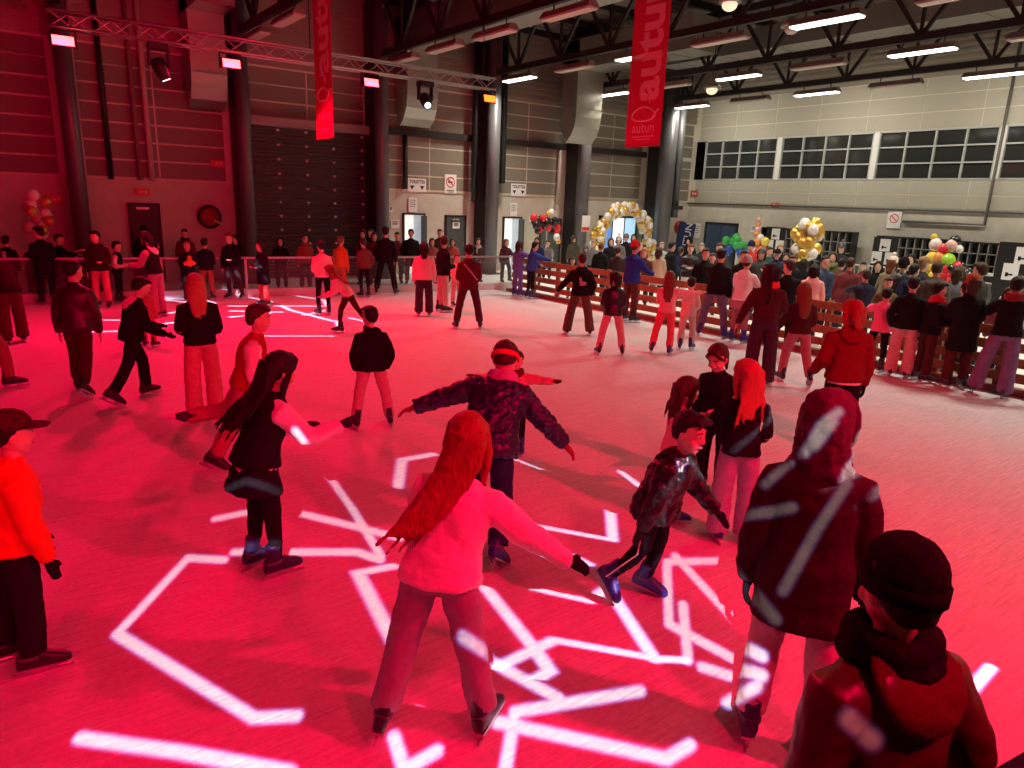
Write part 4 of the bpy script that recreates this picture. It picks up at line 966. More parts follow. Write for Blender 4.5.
# ------------------------------------------------------------------ pattern projectors (gobo wheels in the moving heads)
def gobo(name, loc, target, segs, power, hw, tint=(1.0, .94, 1.0), angle=None):
    """spot lamp whose wheel cuts the beam into line segments; segs are ground points the lines fall on."""
    l = bpy.data.lights.new(name, 'SPOT'); l.energy = power; l.shadow_soft_size = 0.012; l.spot_blend = 0.05; l.color = tint
    o = bpy.data.objects.new(name, l); col.objects.link(o); o.location = loc; aim(o, target)
    bpy.context.view_layer.update()
    inv = o.matrix_world.inverted(); far = 0
    def pr(p):
        q = inv @ Vector((p[0], p[1], 0)); return Vector((q.x/-q.z, q.y/-q.z, 0))
    ps = []
    for a, b in segs:
        A, B = pr(a), pr(b); mid = ((Vector(a)+Vector(b))/2); dist = (Vector((mid.x, mid.y, 0))-o.location).length
        ps.append((A, B, hw/dist*1.25)); far = max(far, A.length, B.length)
    l.spot_size = 2*math.atan(far+.05)
    l.use_nodes = True; nt = l.node_tree; N = nt.nodes; L = nt.links; em = N['Emission']
    tcn = N.new('ShaderNodeTexCoord'); sx = N.new('ShaderNodeSeparateXYZ'); L.new(tcn.outputs['Normal'], sx.inputs[0])
    ab = N.new('ShaderNodeMath'); ab.operation = 'MULTIPLY'; ab.inputs[1].default_value = -1.0; L.new(sx.outputs[2], ab.inputs[0])
    cb = N.new('ShaderNodeCombineXYZ')
    for i in (0, 1):
        dv = N.new('ShaderNodeMath'); dv.operation = 'DIVIDE'; L.new(sx.outputs[i], dv.inputs[0]); L.new(ab.outputs[0], dv.inputs[1])
        L.new(dv.outputs[0], cb.inputs[i])
    P_ = cb.outputs[0]; prev = None
    for A, B, w in ps:
        ba = B-A
        s = N.new('ShaderNodeVectorMath'); s.operation = 'SUBTRACT'; L.new(P_, s.inputs[0]); s.inputs[1].default_value = A
        d = N.new('ShaderNodeVectorMath'); d.operation = 'DOT_PRODUCT'; L.new(s.outputs[0], d.inputs[0]); d.inputs[1].default_value = ba/max(ba.dot(ba), 1e-9)
        c = N.new('ShaderNodeClamp'); L.new(d.outputs['Value'], c.inputs[0])
        m = N.new('ShaderNodeVectorMath'); m.operation = 'SCALE'; m.inputs[0].default_value = ba; L.new(c.outputs[0], m.inputs['Scale'])
        q = N.new('ShaderNodeVectorMath'); q.operation = 'DISTANCE'; L.new(s.outputs[0], q.inputs[0]); L.new(m.outputs[0], q.inputs[1])
        e = N.new('ShaderNodeMath'); e.operation = 'DIVIDE'; L.new(q.outputs['Value'], e.inputs[0]); e.inputs[1].default_value = w
        if prev is None: prev = e.outputs[0]
        else:
            mn = N.new('ShaderNodeMath'); mn.operation = 'MINIMUM'; L.new(prev, mn.inputs[0]); L.new(e.outputs[0], mn.inputs[1]); prev = mn.outputs[0]
    cr = N.new('ShaderNodeValToRGB'); el = cr.color_ramp.elements
    sc = N.new('ShaderNodeMath'); sc.operation = 'MULTIPLY'; sc.inputs[1].default_value = .5; L.new(prev, sc.inputs[0]); L.new(sc.outputs[0], cr.inputs[0])
    el[0].position = .0; el[0].color = (1, 1, 1, 1); el[1].position = .62; el[1].color = (0, 0, 0, 1)
    e2 = el.new(.33); e2.color = (.8, .88, .95, 1); e3 = el.new(.46); e3.color = (.28, .2, .85, 1)
    L.new(cr.outputs[0], em.inputs['Color']); em.inputs['Strength'].default_value = 1.0
    return o
def G(px, py):
    p = on_z(px, py, 0); return (p.x, p.y)
def chain(*pts): return [(G(*pts[i]), G(*pts[i+1])) for i in range(len(pts)-1)]
near_l = chain((224, 560), (188, 558), (117, 634), (254, 718), (297, 716))
near_l += chain((234, 552), (357, 552), (381, 560)) + chain((326, 472), (353, 510), (381, 556)) + chain((215, 519), (273, 507), (353, 526), (400, 538)) + chain((80, 738), (180, 752), (290, 772))
near_l += chain((640, 691), (515, 712), (505, 772)) + chain((497, 722), (667, 759), (690, 745)) + chain((394, 737), (405, 772)) + chain((407, 768), (437, 751)) + chain((472, 651), (558, 698))
near_l += chain((667, 562), (753, 560)) + chain((675, 556), (753, 640)) + chain((667, 566), (669, 624), (749, 667)) + chain((683, 605), (688, 660)) + chain((702, 667), (752, 683)) + chain((727, 703), (748, 692)) + chain((770, 743), (790, 757))
near = chain((394, 566), (358, 573), (425, 702)) + chain((464, 566), (573, 556), (589, 564))
near += chain((472, 571), (534, 648), (550, 671), (484, 710)) + chain((480, 576), (589, 601), (608, 588), (655, 660)) + chain((433, 698), (554, 640), (659, 659), (683, 660))
near += chain((398, 487), (402, 460), (434, 454)) + chain((506, 456), (609, 497), (613, 540), (531, 525)) + chain((621, 472), (641, 487)) + chain((964, 698), (991, 667))
def through(L, px, py, dist):              # where a beam from L over a raised point at that distance meets the ice
    d = ray(px, py); q = CAM+d*(dist/math.hypot(d.x, d.y)); g_ = L+(q-L)*(L.z/(L.z-q.z)); return (g_.x, g_.y)
LH = HEADS[(6.2, NEAR_RIG_Y)]; LL = HEADS[(-1.6, NEAR_RIG_Y)]
for pts, dd in ((((852, 478), (818, 528), (782, 592)), 3.32), (((806, 452), (822, 424), (842, 408)), 3.36), (((815, 446), (835, 420)), 3.36), (((768, 480), (792, 458)), 3.32)):
    q_ = [through(LL, x, y, dd) for x, y in pts]; near_l += [(q_[i], q_[i+1]) for i in range(len(q_)-1)]
GOBO_L = gobo('pattern_projector', LL, (2.0, 3.2, 0), near_l, 4200, .029)
GOBO_R = gobo('pattern_projector', LH, (2.6, 4.2, 0), near, 4600, .029)
farp = chain((225, 296), (248, 297), (273, 302), (290, 310), (333, 321)) + chain((230, 306), (328, 306), (324, 300), (298, 296)) + chain((231, 311), (281, 312)) + chain((304, 315), (328, 310))
farp += chain((231, 317), (270, 313)) + chain((265, 336), (332, 336)) + chain((337, 321), (341, 331)) + chain((97, 320), (122, 320)) + chain((162, 324), (192, 320)) + chain((167, 300), (212, 305), (170, 313)) + chain((350, 318), (372, 323)) + chain((90, 332), (124, 331)) + chain((166, 299), (200, 299), (215, 303))
GOBO_FAR = gobo('pattern_projector', HEADS[(3.12, FAR_RIG_Y)], (5.4, 16.2, 0), farp, 2600, .05)
# ------------------------------------------------------------------ the people
K = (.012, .012, .014); CH = (.035, .035, .04); NV = (.02, .028, .075); W_ = (.74, .72, .72); PK = (.72, .30, .34); PP = (.70, .42, .42); MR = (.11, .014, .02)
JN = (.10, .13, .21); LJ = (.34, .37, .45); GY = (.16, .16, .17); LG = (.42, .41, .40); BR = (.12, .06, .035); BG = (.50, .40, .28); OL = (.075, .075, .05); RD = (.55, .03, .035); MV = (.26, .15, .30); BL = (.03, .08, .38)
H1 = (.012, .008, .007); H2 = (.05, .025, .014); H3 = (.16, .06, .025); H4 = (.40, .20, .08); H5 = (.26, .05, .025); H6 = (.30, .27, .25)
BTB = (.02, .03, .22); BTK = (.02, .02, .03)
ICE_G, PLX_G, FEN_G = 'skaters on the red ice', 'people behind the clear barrier', 'crowd beyond the wooden fence'
def A(label, px, yaw, foot=None, head=None, X=None, Y=None, h=None, hx=None, g=ICE_G, **kw):
    if foot is not None:
        p = on_z(px, foot)
        if h is None:
            d = ray(hx or px, head); h = CAMH + d.z*(math.hypot(p.x, p.y)/math.hypot(d.x, d.y))
    elif h is not None: p = on_z(px, head, h)
    elif X is not None: p = on_x(px, head, X); h = p.z
    else: p = on_y(px, head, Y); h = p.z
    if g == ICE_G:
        lim = min(1.0, 12.35/p.x if p.x > 0 else 1.0)
        yl = PLX(p.x)-.42
        if p.y > yl: lim = min(lim, yl/p.y)
        if lim < 1: p = Vector((p.x*lim, p.y*lim, 0)); h = CAMH-(CAMH-h)*lim
    if not .95 < h < 1.97: print('HEIGHT', label, round(h, 2), tuple(round(c, 1) for c in p))
    view = math.atan2(p.y, p.x); dist = math.hypot(p.x, p.y)
    if 'lod' not in kw: kw['lod'] = 0 if dist < 5.2 else (1 if dist < 10 else 2)
    if 'skates' not in kw: kw['skates'] = g == ICE_G
    if not kw['skates'] and 'boots' not in kw: kw['boots'] = BTK
    return person(label, (p.x, p.y), h, view-math.pi/2-math.radians(yaw), group=g, **kw)

# --- near skaters
A('girl with long red hair, pale pink sweatshirt and washed jeans in front', 434, 18, foot=733, h=1.66, fat=1.2, hk=1.12, top=('sweater', (.86, .78, .80)), bot=('jeans', (.32, .28, .34)), hair=('long', H5, .9, (-.8, -.3)),
  glove=K, armL=(.35, .35, -.85, .15, .6, -.7), armR=(.75, .28, -.62, .78, .45, -.52), legL=(.24, -.12, -1, .20, -.22, -1), legR=(.16, .10, -1, .22, -.02, -1), lean=16, side=9, headyaw=-12, boots=BTK)
def coat_marks(root, q):
    b = MB(); T, S = q['T'], q['S']
A('tall skater in olive parka with raised grey hood and pale trousers', 778, -4, foot=748, head=410, hx=830, top=('parka', (.042, .03, .026)), bot=('jeans', (.60, .50, .50)), hair=None, hoodup=(.10, .09, .075), glove=K,
  armL='down', armR=(.28, .05, -1, .12, .22, -1), legL=(.10, .06, -1, .06, -.10, -1), legR=(.10, -.06, -1, .05, -.10, -1), lean=8, headyaw=18, boots=(.03, .02, .12), fat=1.06)
A('person in black knit beanie, black scarf and burgundy hooded jacket', 922, -50, head=566, h=1.80, top=('jacket', (.085, .014, .016), 'shiny'), bot=('jeans', K), hair=('short', H1), hat=('beanie', K), scarf=K, hood=(.10, .016, .018), skates=True, armL='down', armR='pocket', lod=0, face=True, fat=1.0, hk=1.0, headyaw=8)
A('boy in orange hoodie and dark visor cap at the left edge', 22, 84, foot=668, head=416, hx=36, top=('hoodie', (.72, .07, .02)), bot=('jeans', K), hair=('short', H1), hat=('cap', (.06, .015, .018)), hood=(.72, .07, .02), glove=K, armR=(.2, .18, -1, .05, .3, -1), armL=(.2, .25, -1, 0, .4, -1), legR='stand', legL=(.07, -.12, -1, .02, -.2, -1), lean=5, face=True, boots=BTK, fat=1.12)
A('girl with long dark hair, black vest, white sleeves and black skirt', 266, 58, foot=572, h=1.60, fat=1.12, hk=1.12, top=('vest', K), bot=('skirt', K, 'cloth', K), hair=('long', H1, 1.0, (-.35, -.45)), sleeve=W_, glove=CH, armL=(.2, .5, -.8, .0, 1, .1), armR=(.35, .62, -.55, .3, .9, .5), legL=(.05, .12, -1, .02, -.1, -1), legR=(.08, .10, -1, .03, .0, -1), lean=20, twist=-8, headpitch=4, boots=(.02, .02, .07), lod=0,
  extra=lambda r, q: obj('shirt_hem', MB().rings([oval(q['T'](0, .005, t*q['S']), Vector((1, 0, 0)), Vector((0, 1, 0)), .188*q['S'], .148*q['S'], 20) for t in (-.075, -.045)]), cloth((.6, .25, .28)), r))
A('boy in red vest with white sleeves gliding on one leg', 216, 96, foot=468, h=1.66, fat=1.18, hk=1.12, top=('vest', (.36, .02, .03)), bot=('jeans', (.42, .12, .15)), hair=('short', H2), sleeve=(.78, .62, .64), armR=(.2, .1, -1, .05, .35, -1), armL='down', legR=(.1, -.42, -1, .05, -.5, -1), legL=(.15, -.55, -.75, .1, -1, -.12), lean=13, face=True, boots=BTK)
A('blonde woman in black sweater and wide pink trousers seen from behind', 206, -6, foot=414, head=278, top=('sweater', K), bot=('wide', (.60, .20, .24)), hair=('long', H4, .75), armL='bent', armR='bent', boots=BTK)
A('boy in black hooded jacket and pale trousers standing alone', 373, -12, foot=427, head=309, top=('jacket', K), bot=('jeans', (.55, .32, .34)), hair=('short', H1), hood=K, armL='pocket', armR='pocket', legL='wide', legR='wide', headyaw=-25, boots=BTK)
A('man in navy puffer with red headband and arms spread', 482, 12, fat=1.15, hk=1.1, foot=556, h=1.74, top=('puffer', NV), bot=('jeans', NV), hair=('short', H2), hat=('band', (.75, .06, .08)), scarf=(.5, .42, .5), armL=(.95, .18, -.28, .95, .1, -.38), armR=(.62, .2, -.62, .72, .42, -.72), legL='bent', legR=(.1, -.15, -1, .05, -.6, -.8), lean=38, side=7, twist=6, headpitch=18, glove=(.30, .03, .04), boots=BTB, lod=0)
A('small child in pink jacket with brown strap, arms raised sideways', 514, -170, foot=452, h=1.12, top=('puffer', (.80, .30, .33)), bot=('slim', K), hair=('short', H2), armL=(.95, .2, .0, .9, .4, .15), armR=(.9, .2, -.05, .95, .3, .1), glove=BR, scarf=BR, boots=BTB, lod=1)
A('woman with tied dark hair and black jacket looking down', 709, 205, hk=1.12, foot=490, head=345, top=('jacket', K), bot=('jeans', K), hair=('pony', H2), headpitch=22, armL='bent', armR='down', face=True, lean=8, boots=BTK, lod=0)
A('girl in pink fleece with dark bob, one arm raised', 668, 62, hk=1.14, foot=519, head=383, hx=682, top=('jacket', (.78, .38, .42)), bot=('jeans', (.5, .16, .2)), hair=('bob', H2, .35), armR=(.25, .85, .1, -.2, .75, .6), armL='front', face=True, boots=BTB, lod=0, lean=6)
A('girl with copper hair, black sweater and light jeans seen from behind', 729, -14, hk=1.12, foot=541, head=367, hx=738, top=('sweater', K), bot=('wide', (.38, .36, .46)), hair=('long', (.42, .14, .06), .55), armL=(.35, .35, -.85, .25, .5, -.7), armR='bent', headyaw=-22, boots=BTB, lod=0)
A('boy in black puffer jacket and striped black trousers leaning forward', 644, 112, foot=592, h=1.40, fat=1.22, hk=1.18, top=('puffer', K), bot=('slim', K), hair=('short', H1), hood=K, glove=CH, armR=(.3, .0, -.95, .2, -.1, -.9), armL=(.25, .55, -.8, .1, .8, -.55), legL=(.06, .02, -1, .02, -.25, -1), legR=(.1, -.12, -1, .1, -.62, -.75), lean=20, headyaw=8, face=True, boots=BTB,
  extra=lambda r, q: [obj('trouser_stripe', MB().tube([q['legs'][i][0]+Vector((sd*.088*q['S'], .0, -.05)), q['legs'][i][1]+Vector((sd*.066*q['S'], 0, 0)), q['legs'][i][2]+Vector((sd*.055*q['S'], 0, .02))], .006, 6), mat('stripe_white', (.75, .75, .7), .6), r, True) for i, sd in ((0, -1), (1, 1))])
# --- middle distance, right
A('skater in maroon hoodie with white belt and black trousers', 832, -18, foot=455, head=303, top=('hoodie', (.16, .02, .022)), bot=('jeans', K), hair=('bob', H5, .1), hood=(.16, .02, .022), armL=(.3, .0, -.95, .1, .65, -.5), armR='down', glove=K, headyaw=-35,
  extra=lambda r, q: obj('belt', MB().rings([oval(q['T'](0, 0, t*q['S']), Vector((1, 0, 0)), Vector((0, 1, 0)), .182*q['S'], .145*q['S'], 20) for t in (-.112, -.085)]), mat('belt_white', (.8, .75, .75), .6), r))
A('girl with long dark hair, red scarf and dark wide trousers', 757, 8, foot=386, head=266, top=('crop', (.06, .02, .022)), bot=('wide', (.05, .03, .05)), hair=('long', H1, .9), scarf=(.7, .06, .06), armL=(.45, .0, -.9, .35, .2, -.85), armR='front', headyaw=35, boots=BTK)
A('girl with long brown hair, dark top and mauve trousers', 794, -22, foot=385, head=284, hx=803, top=('sweater', (.05, .015, .018)), bot=('jeans', (.36, .16, .2)), hair=('long', H3, 1.0), armL=(.35, .3, -.85, .2, .5, -.7), armR='bent', legL='fwd', legR='rear', boots=BTK)
A('tall man in black jacket and blue jeans leaning on the fence', 711, 16, foot=336, head=250, hx=722, top=('jacket', K), bot=('jeans', (.13, .11, .20)), hair=('short', H1), armL='rail', armR='down', legL='wide', legR='wide', lean=10, boots=BTB)
A('girl in white hoodie and mauve skirt beside the tall man', 738, 20, foot=333, head=258, top=('hoodie', W_), bot=('skirt', (.3, .14, .2), 'cloth', (.38, .18, .25)), hair=('short', H2), hood=W_, hat=('beanie', LG), armL='rail', armR='rail', boots=BTB)
A('girl in pink top and red trousers with very long hair', 660, 4, foot=354, head=273, top=('sweater', (.78, .34, .38)), bot=('jeans', (.7, .08, .11)), hair=('long', H3, 1.1), armL='front', armR=(.85, .3, -.1, .8, .5, .1), legL='wide', legR='stand', boots=BTB, lod=1)
A('child in pale pink hooded jacket and cream trousers', 685, 10, foot=350, head=279, top=('jacket', (.80, .48, .47)), bot=('jeans', (.66, .42, .38)), hair=('short', H1), hood=(.80, .48, .47), armL='out', armR='bent', legL='stand', legR='step', lean=6, boots=BTB, lod=1)
A('child in sparkly black jacket and pink trousers', 610, -8, foot=355, head=273, hx=610, top=('jacket', K, 'shiny'), bot=('jeans', (.62, .30, .32)), hair=('bob', H1, .1), armL='bent', armR='bent', legL='wide', legR='wide', headyaw=-40, boots=BTK, lod=1)
A('teenager in black hoodie with pale back print and brown trousers', 578, -6, foot=335, head=255, top=('hoodie', K), bot=('wide', (.13, .06, .05)), hair=('short', H2), hood=K, armL='outlow', armR='pocket', legL='wide', legR='wide', boots=BTK,
  extra=lambda r, q: obj('back_print', MB().add([q['T'](x*q['S'], -.165*q['S'], z*q['S']) for x, z in ((-.03, .12), (.09, .14), (.1, .2), (.0, .22), (.0, .28), (-.06, .3))]+[q['T'](x*q['S'], -.12*q['S'], z*q['S']) for x, z in ((-.03, .12), (.09, .14), (.1, .2), (.0, .22), (.0, .28), (-.06, .3))], [(0, 1, 2, 3, 4, 5), (11, 10, 9, 8, 7, 6)]+[(i, 6+i, 6+(i+1) % 6, (i+1) % 6) for i in range(6)]), mat('print_grey', (.4, .3, .3), .7), r))
A('man in bright blue jacket and brown trousers by the fence', 628, 40, foot=322, head=243, hx=634, top=('jacket', (.025, .05, .30)), bot=('jeans', (.10, .03, .025)), hair=('short', H2), hat=('beanie', (.5, .04, .04)), armR='rail', armL='rail', boots=BTK)
A('skater in purple overalls reaching for the fence', 517, 42, foot=296, head=242, hx=521, top=('jacket', (.16, .13, .40)), bot=('jeans', (.16, .13, .40)), hair=('long', H2, .3), armR='reach', armL='rail', boots=(.05, .04, .2))
A('boy in blue jacket and black trousers at the fence corner', 530, 60, foot=289, head=243, hx=533, top=('jacket', (.04, .08, .34)), bot=('slim', K), hair=('short', H1), armR='reach', armL='rail', lean=10)
# --- fence row, right
A('child in bright pink jacket and black trousers holding the fence', 872, 12, foot=362, head=289, top=('jacket', (.85, .12, .28)), bot=('slim', K), hair=('short', H1), hood=(.85, .12, .28), armL=(.5, .6, -.2, .1, .9, .2), armR='rail', legL='wide', boots=BTK, lod=1)
A('man in black jacket and pale pink trousers seen from behind', 897, 4, foot=377, head=279, hx=906, top=('jacket', K), bot=('wide', (.66, .32, .33)), hair=('short', H1), armL='pocket', armR='down', boots=(.05, .03, .15), lod=1, fat=1.05)
A('woman in long black coat with orange hat by the fence', 953, -30, foot=386, head=277, hx=955, top=('coat', K), bot=('jeans', (.09, .02, .02)), hair=('bob', H2, .1), hat=('beanie', (.42, .12, .05)), armL='hug', armR='bent', boots=BTK, lod=1)
A('person in dark jacket and red scarf facing the woman in long coat', 920, 60, foot=379, head=284, hx=928, top=('jacket', K), bot=('jeans', (.07, .02, .02)), hair=('short', H1), scarf=(.6, .04, .06), armL='hug', armR='bent', boots=BTK, lod=1)
A('man in dark sweater and mauve trousers with arms along the fence', 988, 6, foot=395, head=279, hx=1003, top=('sweater', K), bot=('wide', (.22, .13, .27)), hair=('short', H1), scarf=(.3, .04, .05), armL=(.6, .5, -.5, .3, .8, -.15), armR=(.9, .35, -.35, .85, .5, -.2), legL='wide', lean=8, boots=(.05, .03, .12), lod=1)
A('boy in black jacket leaning on the fence left of the pink hooded adult', 779, 0, foot=344, head=262, hx=787, top=('jacket', K), bot=('slim', K), hair=('short', H2), headyaw=-50, armL='rail', armR='rail', legL='fwd', boots=BTK)
# --- left and far side on the ice
A('man in dark jacket and brown trousers walking away on the left', 82, 22, foot=394, head=262, hx=72, top=('jacket', (.035, .012, .014), 'shiny'), bot=('jeans', (.06, .018, .018)), hair=('short', H1), armL='down', armR='down', legL='fwd', legR='rear', headyaw=30, lean=8, boots=BTK)
A('skater in black with pale collar striding to the right', 131, 72, foot=401, head=277, hx=136, top=('hoodie', K), bot=('jeans', K), hair=('short', H1), hood=(.78, .5, .52), glove=K, armR=(.2, .3, -.9, .0, .9, -.3), armL=(.2, .4, -.85, 0, 1, -.1), legR='rear', legL='fwd', lean=14, headpitch=14, boots=BTK)
A('bent figure in dark coat and brown trousers at the left edge', 16, -20, foot=343, h=1.70, top=('jacket', (.02, .008, .01)), bot=('wide', (.09, .02, .022)), hair=('short', H1), armL='front', armR='front', lean=34, boots=BTK)
A('skater mostly out of frame at the left edge below the bent figure', -14, 80, foot=389, h=1.65, top=('jacket', CH), bot=('jeans', (.3, .1, .1)), hair=('short', H2), legR='fwd', legL='rear', boots=BTK)
A('tall man in long black coat beside the left column', 49, -20, foot=303, head=229, hx=44, top=('coat', K), bot=('jeans', K), hair=('short', H1), armL='bent', armR='bent', headyaw=-40, boots=BTK)
A('woman in dark jacket and rosy trousers near the left barrier', 104, -160, foot=308, head=233, hx=102, top=('jacket', (.03, .01, .012)), bot=('jeans', (.55, .16, .2)), hair=('short', H1), hood=(.06, .02, .03), armL='bent', armR='down', headyaw=20, boots=BTK)
A('skater in black jacket with broad pale shoulder stripe', 120, 110, foot=298, head=243, hx=121, top=('jacket', K), bot=('slim', K), hair=('short', H1), sleeve=(.78, .42, .46), armR='bent', armL='bent', boots=BTK)
A('girl with pale hood, dark vest and mauve wide trousers', 159, -60, foot=317, head=235, hx=154, top=('vest', K), bot=('wide', (.34, .09, .19)), hair=('bob', H1, .1), hood=(.8, .55, .56), sleeve=(.36, .14, .22), armL='front', armR='front', lean=10, boots=BTK)
A('small child in rosy snowsuit behind the striding skater', 150, 30, foot=347, h=1.12, top=('jacket', (.5, .14, .15)), bot=('jeans', (.5, .1, .12)), hair=('short', H2), hat=('beanie', W_), armL='bent', boots=BTK)
A('child in black holding an orange plush by the barrier', 190, 170, foot=291, head=243, top=('jacket', K), bot=('slim', K), hair=('short', H4), armL='hug', armR='hug', boots=BTK,
  extra=lambda r, q: obj('plush_toy', MB().ball(tuple(q['T'](0, .27*q['S'], .22*q['S'])), (.09, .07, .1), 10, 7).ball(tuple(q['T'](0, .27*q['S'], .36*q['S'])), .06, 8, 6).ball(tuple(q['T'](-.12*q['S'], .27*q['S'], .2*q['S'])), .05, 8, 6).ball(tuple(q['T'](.12*q['S'], .27*q['S'], .2*q['S'])), .05, 8, 6), mat('plush_orange', (.7, .2, .04), .9), r, True))
A('child in patterned trousers and black top by the barrier', 208, 10, foot=294, head=240, top=('jacket', K), bot=('jeans', (.3, .07, .05)), hair=('short', H1), armL='bent', armR='bent', boots=BTK)
A('teenager in black with striped trousers talking by the barrier', 236, -150, foot=295, head=235, hx=227, top=('jacket', K), bot=('slim', (.05, .03, .03)), hair=('short', H3), armL='bent', armR='down', legL='wide', boots=BTK)
A('person in black coat and red trousers below the shutter', 265, -120, foot=306, head=243, top=('coat', K), bot=('jeans', (.55, .08, .09)), hair=('bob', H1, .1), armL='bent', armR='bent', boots=BTK)
A('girl with long red hair pushing off to the left in dark trousers', 340, -78, foot=333, h=1.45, top=('sweater', (.8, .5, .5)), bot=('slim', (.06, .015, .02)), hair=('long', H5, .9, (0, -.3)), armL='front', armR='front', legL='fwd', legR=(.1, -.55, -1, .05, -.7, -.9), lean=42, boots=BTK, lod=1)
A('child in pink sweater facing away near the far barrier', 324, -20, foot=315, head=243, top=('sweater', (.78, .40, .44)), bot=('slim', K), hair=('short', H1), armL='bent', armR='bent', boots=BTK)
A('child in ochre jacket by the barrier in front of the shutter', 341, 40, foot=292, head=238, hx=346, top=('jacket', (.55, .16, .03)), bot=('jeans', (.45, .13, .06)), hair=('short', H3), armL='down', armR='down', boots=BTK)
A('child in dark brown jacket next to the ochre jacket', 365, -30, foot=297, head=240, top=('jacket', (.13, .04, .04)), bot=('slim', K), hair=('short', H2), armL='bent', armR='pocket', boots=BTK)
A('tall man all in black standing with legs apart by the barrier', 386, 10, foot=291, head=228, top=('jacket', K), bot=('jeans', K), hair=('short', H1), armL='pocket', armR='pocket', legL='wide', legR='wide', boots=BTK)
A('woman with curly dark hair, pink sweater and dark wide trousers', 424, 0, foot=316, head=244, top=('hoodie', (.76, .40, .42)), bot=('wide', (.05, .03, .045)), hair=('bob', H1, .35), armL='down', armR='down', boots=BTK)
A('man in black sweater and beige trousers next to the curly haired woman', 442, 60, foot=312, head=238, hx=438, top=('jacket', K), bot=('jeans', (.62, .42, .36)), hair=('short', H2), armL='bent', armR='bent', headyaw=-60, boots=BTK)
A('man in dark maroon coat with shoulder strap seen from behind', 468, -6, foot=329, head=246, hx=466, top=('jacket', (.10, .015, .018)), bot=('jeans', (.07, .015, .03)), hair=('short', H1), armL='bent', armR='bent', legL='wide', legR='wide', fat=1.1, boots=BTK,
  extra=lambda r, q: obj('shoulder_strap', MB().tube([q['T'](-.12*q['S'], -.15*q['S'], .4*q['S']), q['T'](.02*q['S'], -.165*q['S'], .25*q['S']), q['T'](.16*q['S'], -.14*q['S'], .08*q['S'])], .014, 6), mat('strap_pale', (.5, .42, .4), .6), r))
A('child in pink fluffy jacket hidden behind the maroon coat', 456, 150, foot=306, h=1.30, top=('jacket', (.8, .42, .42)), bot=('jeans', (.6, .3, .3)), hair=('short', H3), hood=W_, armL='bent', armR='bent', boots=BTK)

# --- behind the clear barrier
def Bp(label, px, head, Y, yaw=180, **kw): return A(label, px, yaw, head=head, Y=Y, g=PLX_G, **kw)
Bp('person with white lettering on dark jacket at the left edge', 4, 236, 20.6, 20, top=('jacket', K), hair=('short', H1), extra=lambda r, q: obj('back_lettering', MB().box(-.03, .03, -.19*q['S'], -.14*q['S'], .95*q['S'], 1.3*q['S']), mat('print_white', (.7, .6, .6), .7), r))
Bp('man leaning over the barrier left of the first column', 56, 234, 20.4, 110, top=('jacket', K), hair=('short', H2), armR='reach', armL='rail',
  extra=lambda r, q: obj('hoop', MB().tube([q['arms'][1][2]+Vector((.16*math.cos(t*math.pi/8)*.3, .22+.3*math.sin(t*math.pi/8), .13*math.cos(t*math.pi/8))) for t in range(17)], .02, 6), mat('hoop_pink', (.8, .5, .5), .5), r, True))
Bp('person in dark hat crouched low beside the left edge', 27, 252, 20.5, 60, h=None, top=('jacket', CH), hair=('bob', H1, .1), armL='rail')
Bp('man in cap standing in front of the dark wall door', 143, 226, 21.6, 175, top=('jacket', K), hair=('short', H1), hat=('cap', K), armL='pocket', armR='pocket')
Bp('bearded man in dark red jacket below the hose reel', 184, 229, 21.4, 178, top=('jacket', (.16, .03, .03)), hair=('short', H1), scarf=(.05, .02, .02))
Bp('woman in dark coat leaning on the barrier right of the hose reel', 236, 235, 20.0, 215, top=('jacket', K), hair=('bob', H1, .1), armL='rail', armR='rail')
Bp('girl with dark hood alone in front of the shutter', 280, 237, 20.3, 180, top=('jacket', K), hair=('bob', H1, .2), armL='rail', armR='rail')
Bp('man in red jacket in front of the shutter', 304, 234, 20.0, 160, top=('jacket', (.30, .05, .05)), hair=('short', H2))
Bp('woman with phone near the right side of the shutter', 363, 230, 20.6, 190, top=('jacket', (.09, .02, .02)), hair=('bob', H1, .1), armL='phone')
Bp('tall dark haired man by the right shutter rail', 371, 229, 21.0, 200, top=('jacket', K), hair=('short', H2))
Bp('woman in maroon coat below the shutter column', 374, 232, 19.9, 170, top=('coat', MR), hair=('long', H1, .4))
Bp('young man in brown jacket left of the left lit doorway', 397, 232, 20.6, 175, top=('jacket', (.12, .06, .05)), hair=('short', H1))
Bp('woman with hair bun and black coat in front of the left lit doorway', 411, 229, 20.2, 180, top=('coat', K), hair=('bun', H1), armL='pocket', armR='pocket', fat=1.1)
Bp('red lit woman between the left doorway and the grey door', 432, 238, 19.8, 170, top=('jacket', (.3, .08, .08)), hair=('bob', H1, .2))
Bp('tall man in dark green jacket left of the grey door', 440, 229, 20.8, 185, top=('jacket', (.06, .05, .04)), hair=('short', H2))
Bp('woman in rust coat in front of the grey door', 453, 238, 20.2, 190, top=('coat', (.4, .1, .07)), hair=('bob', H2, .2))
Bp('woman with long dark hair and scarf right of the grey door', 478, 238, 20.0, 170, top=('coat', (.05, .03, .03)), hair=('long', H1, .5), scarf=LG)
Bp('woman with reddish hair in dark jacket in front of the right lit doorway', 507, 239, 19.6, 150, top=('jacket', (.07, .02, .025)), hair=('bob', H3, .3), armL='rail', legL='fwd')
Bp('woman in dark jacket behind the boy in blue', 538, 237, 18.6, 200, top=('jacket', NV), hair=('long', H2, .4))
Bp('person in grey coat under the red and black balloons', 548, 240, 19.6, 180, top=('coat', GY), hair=('short', H2), armL='rail')

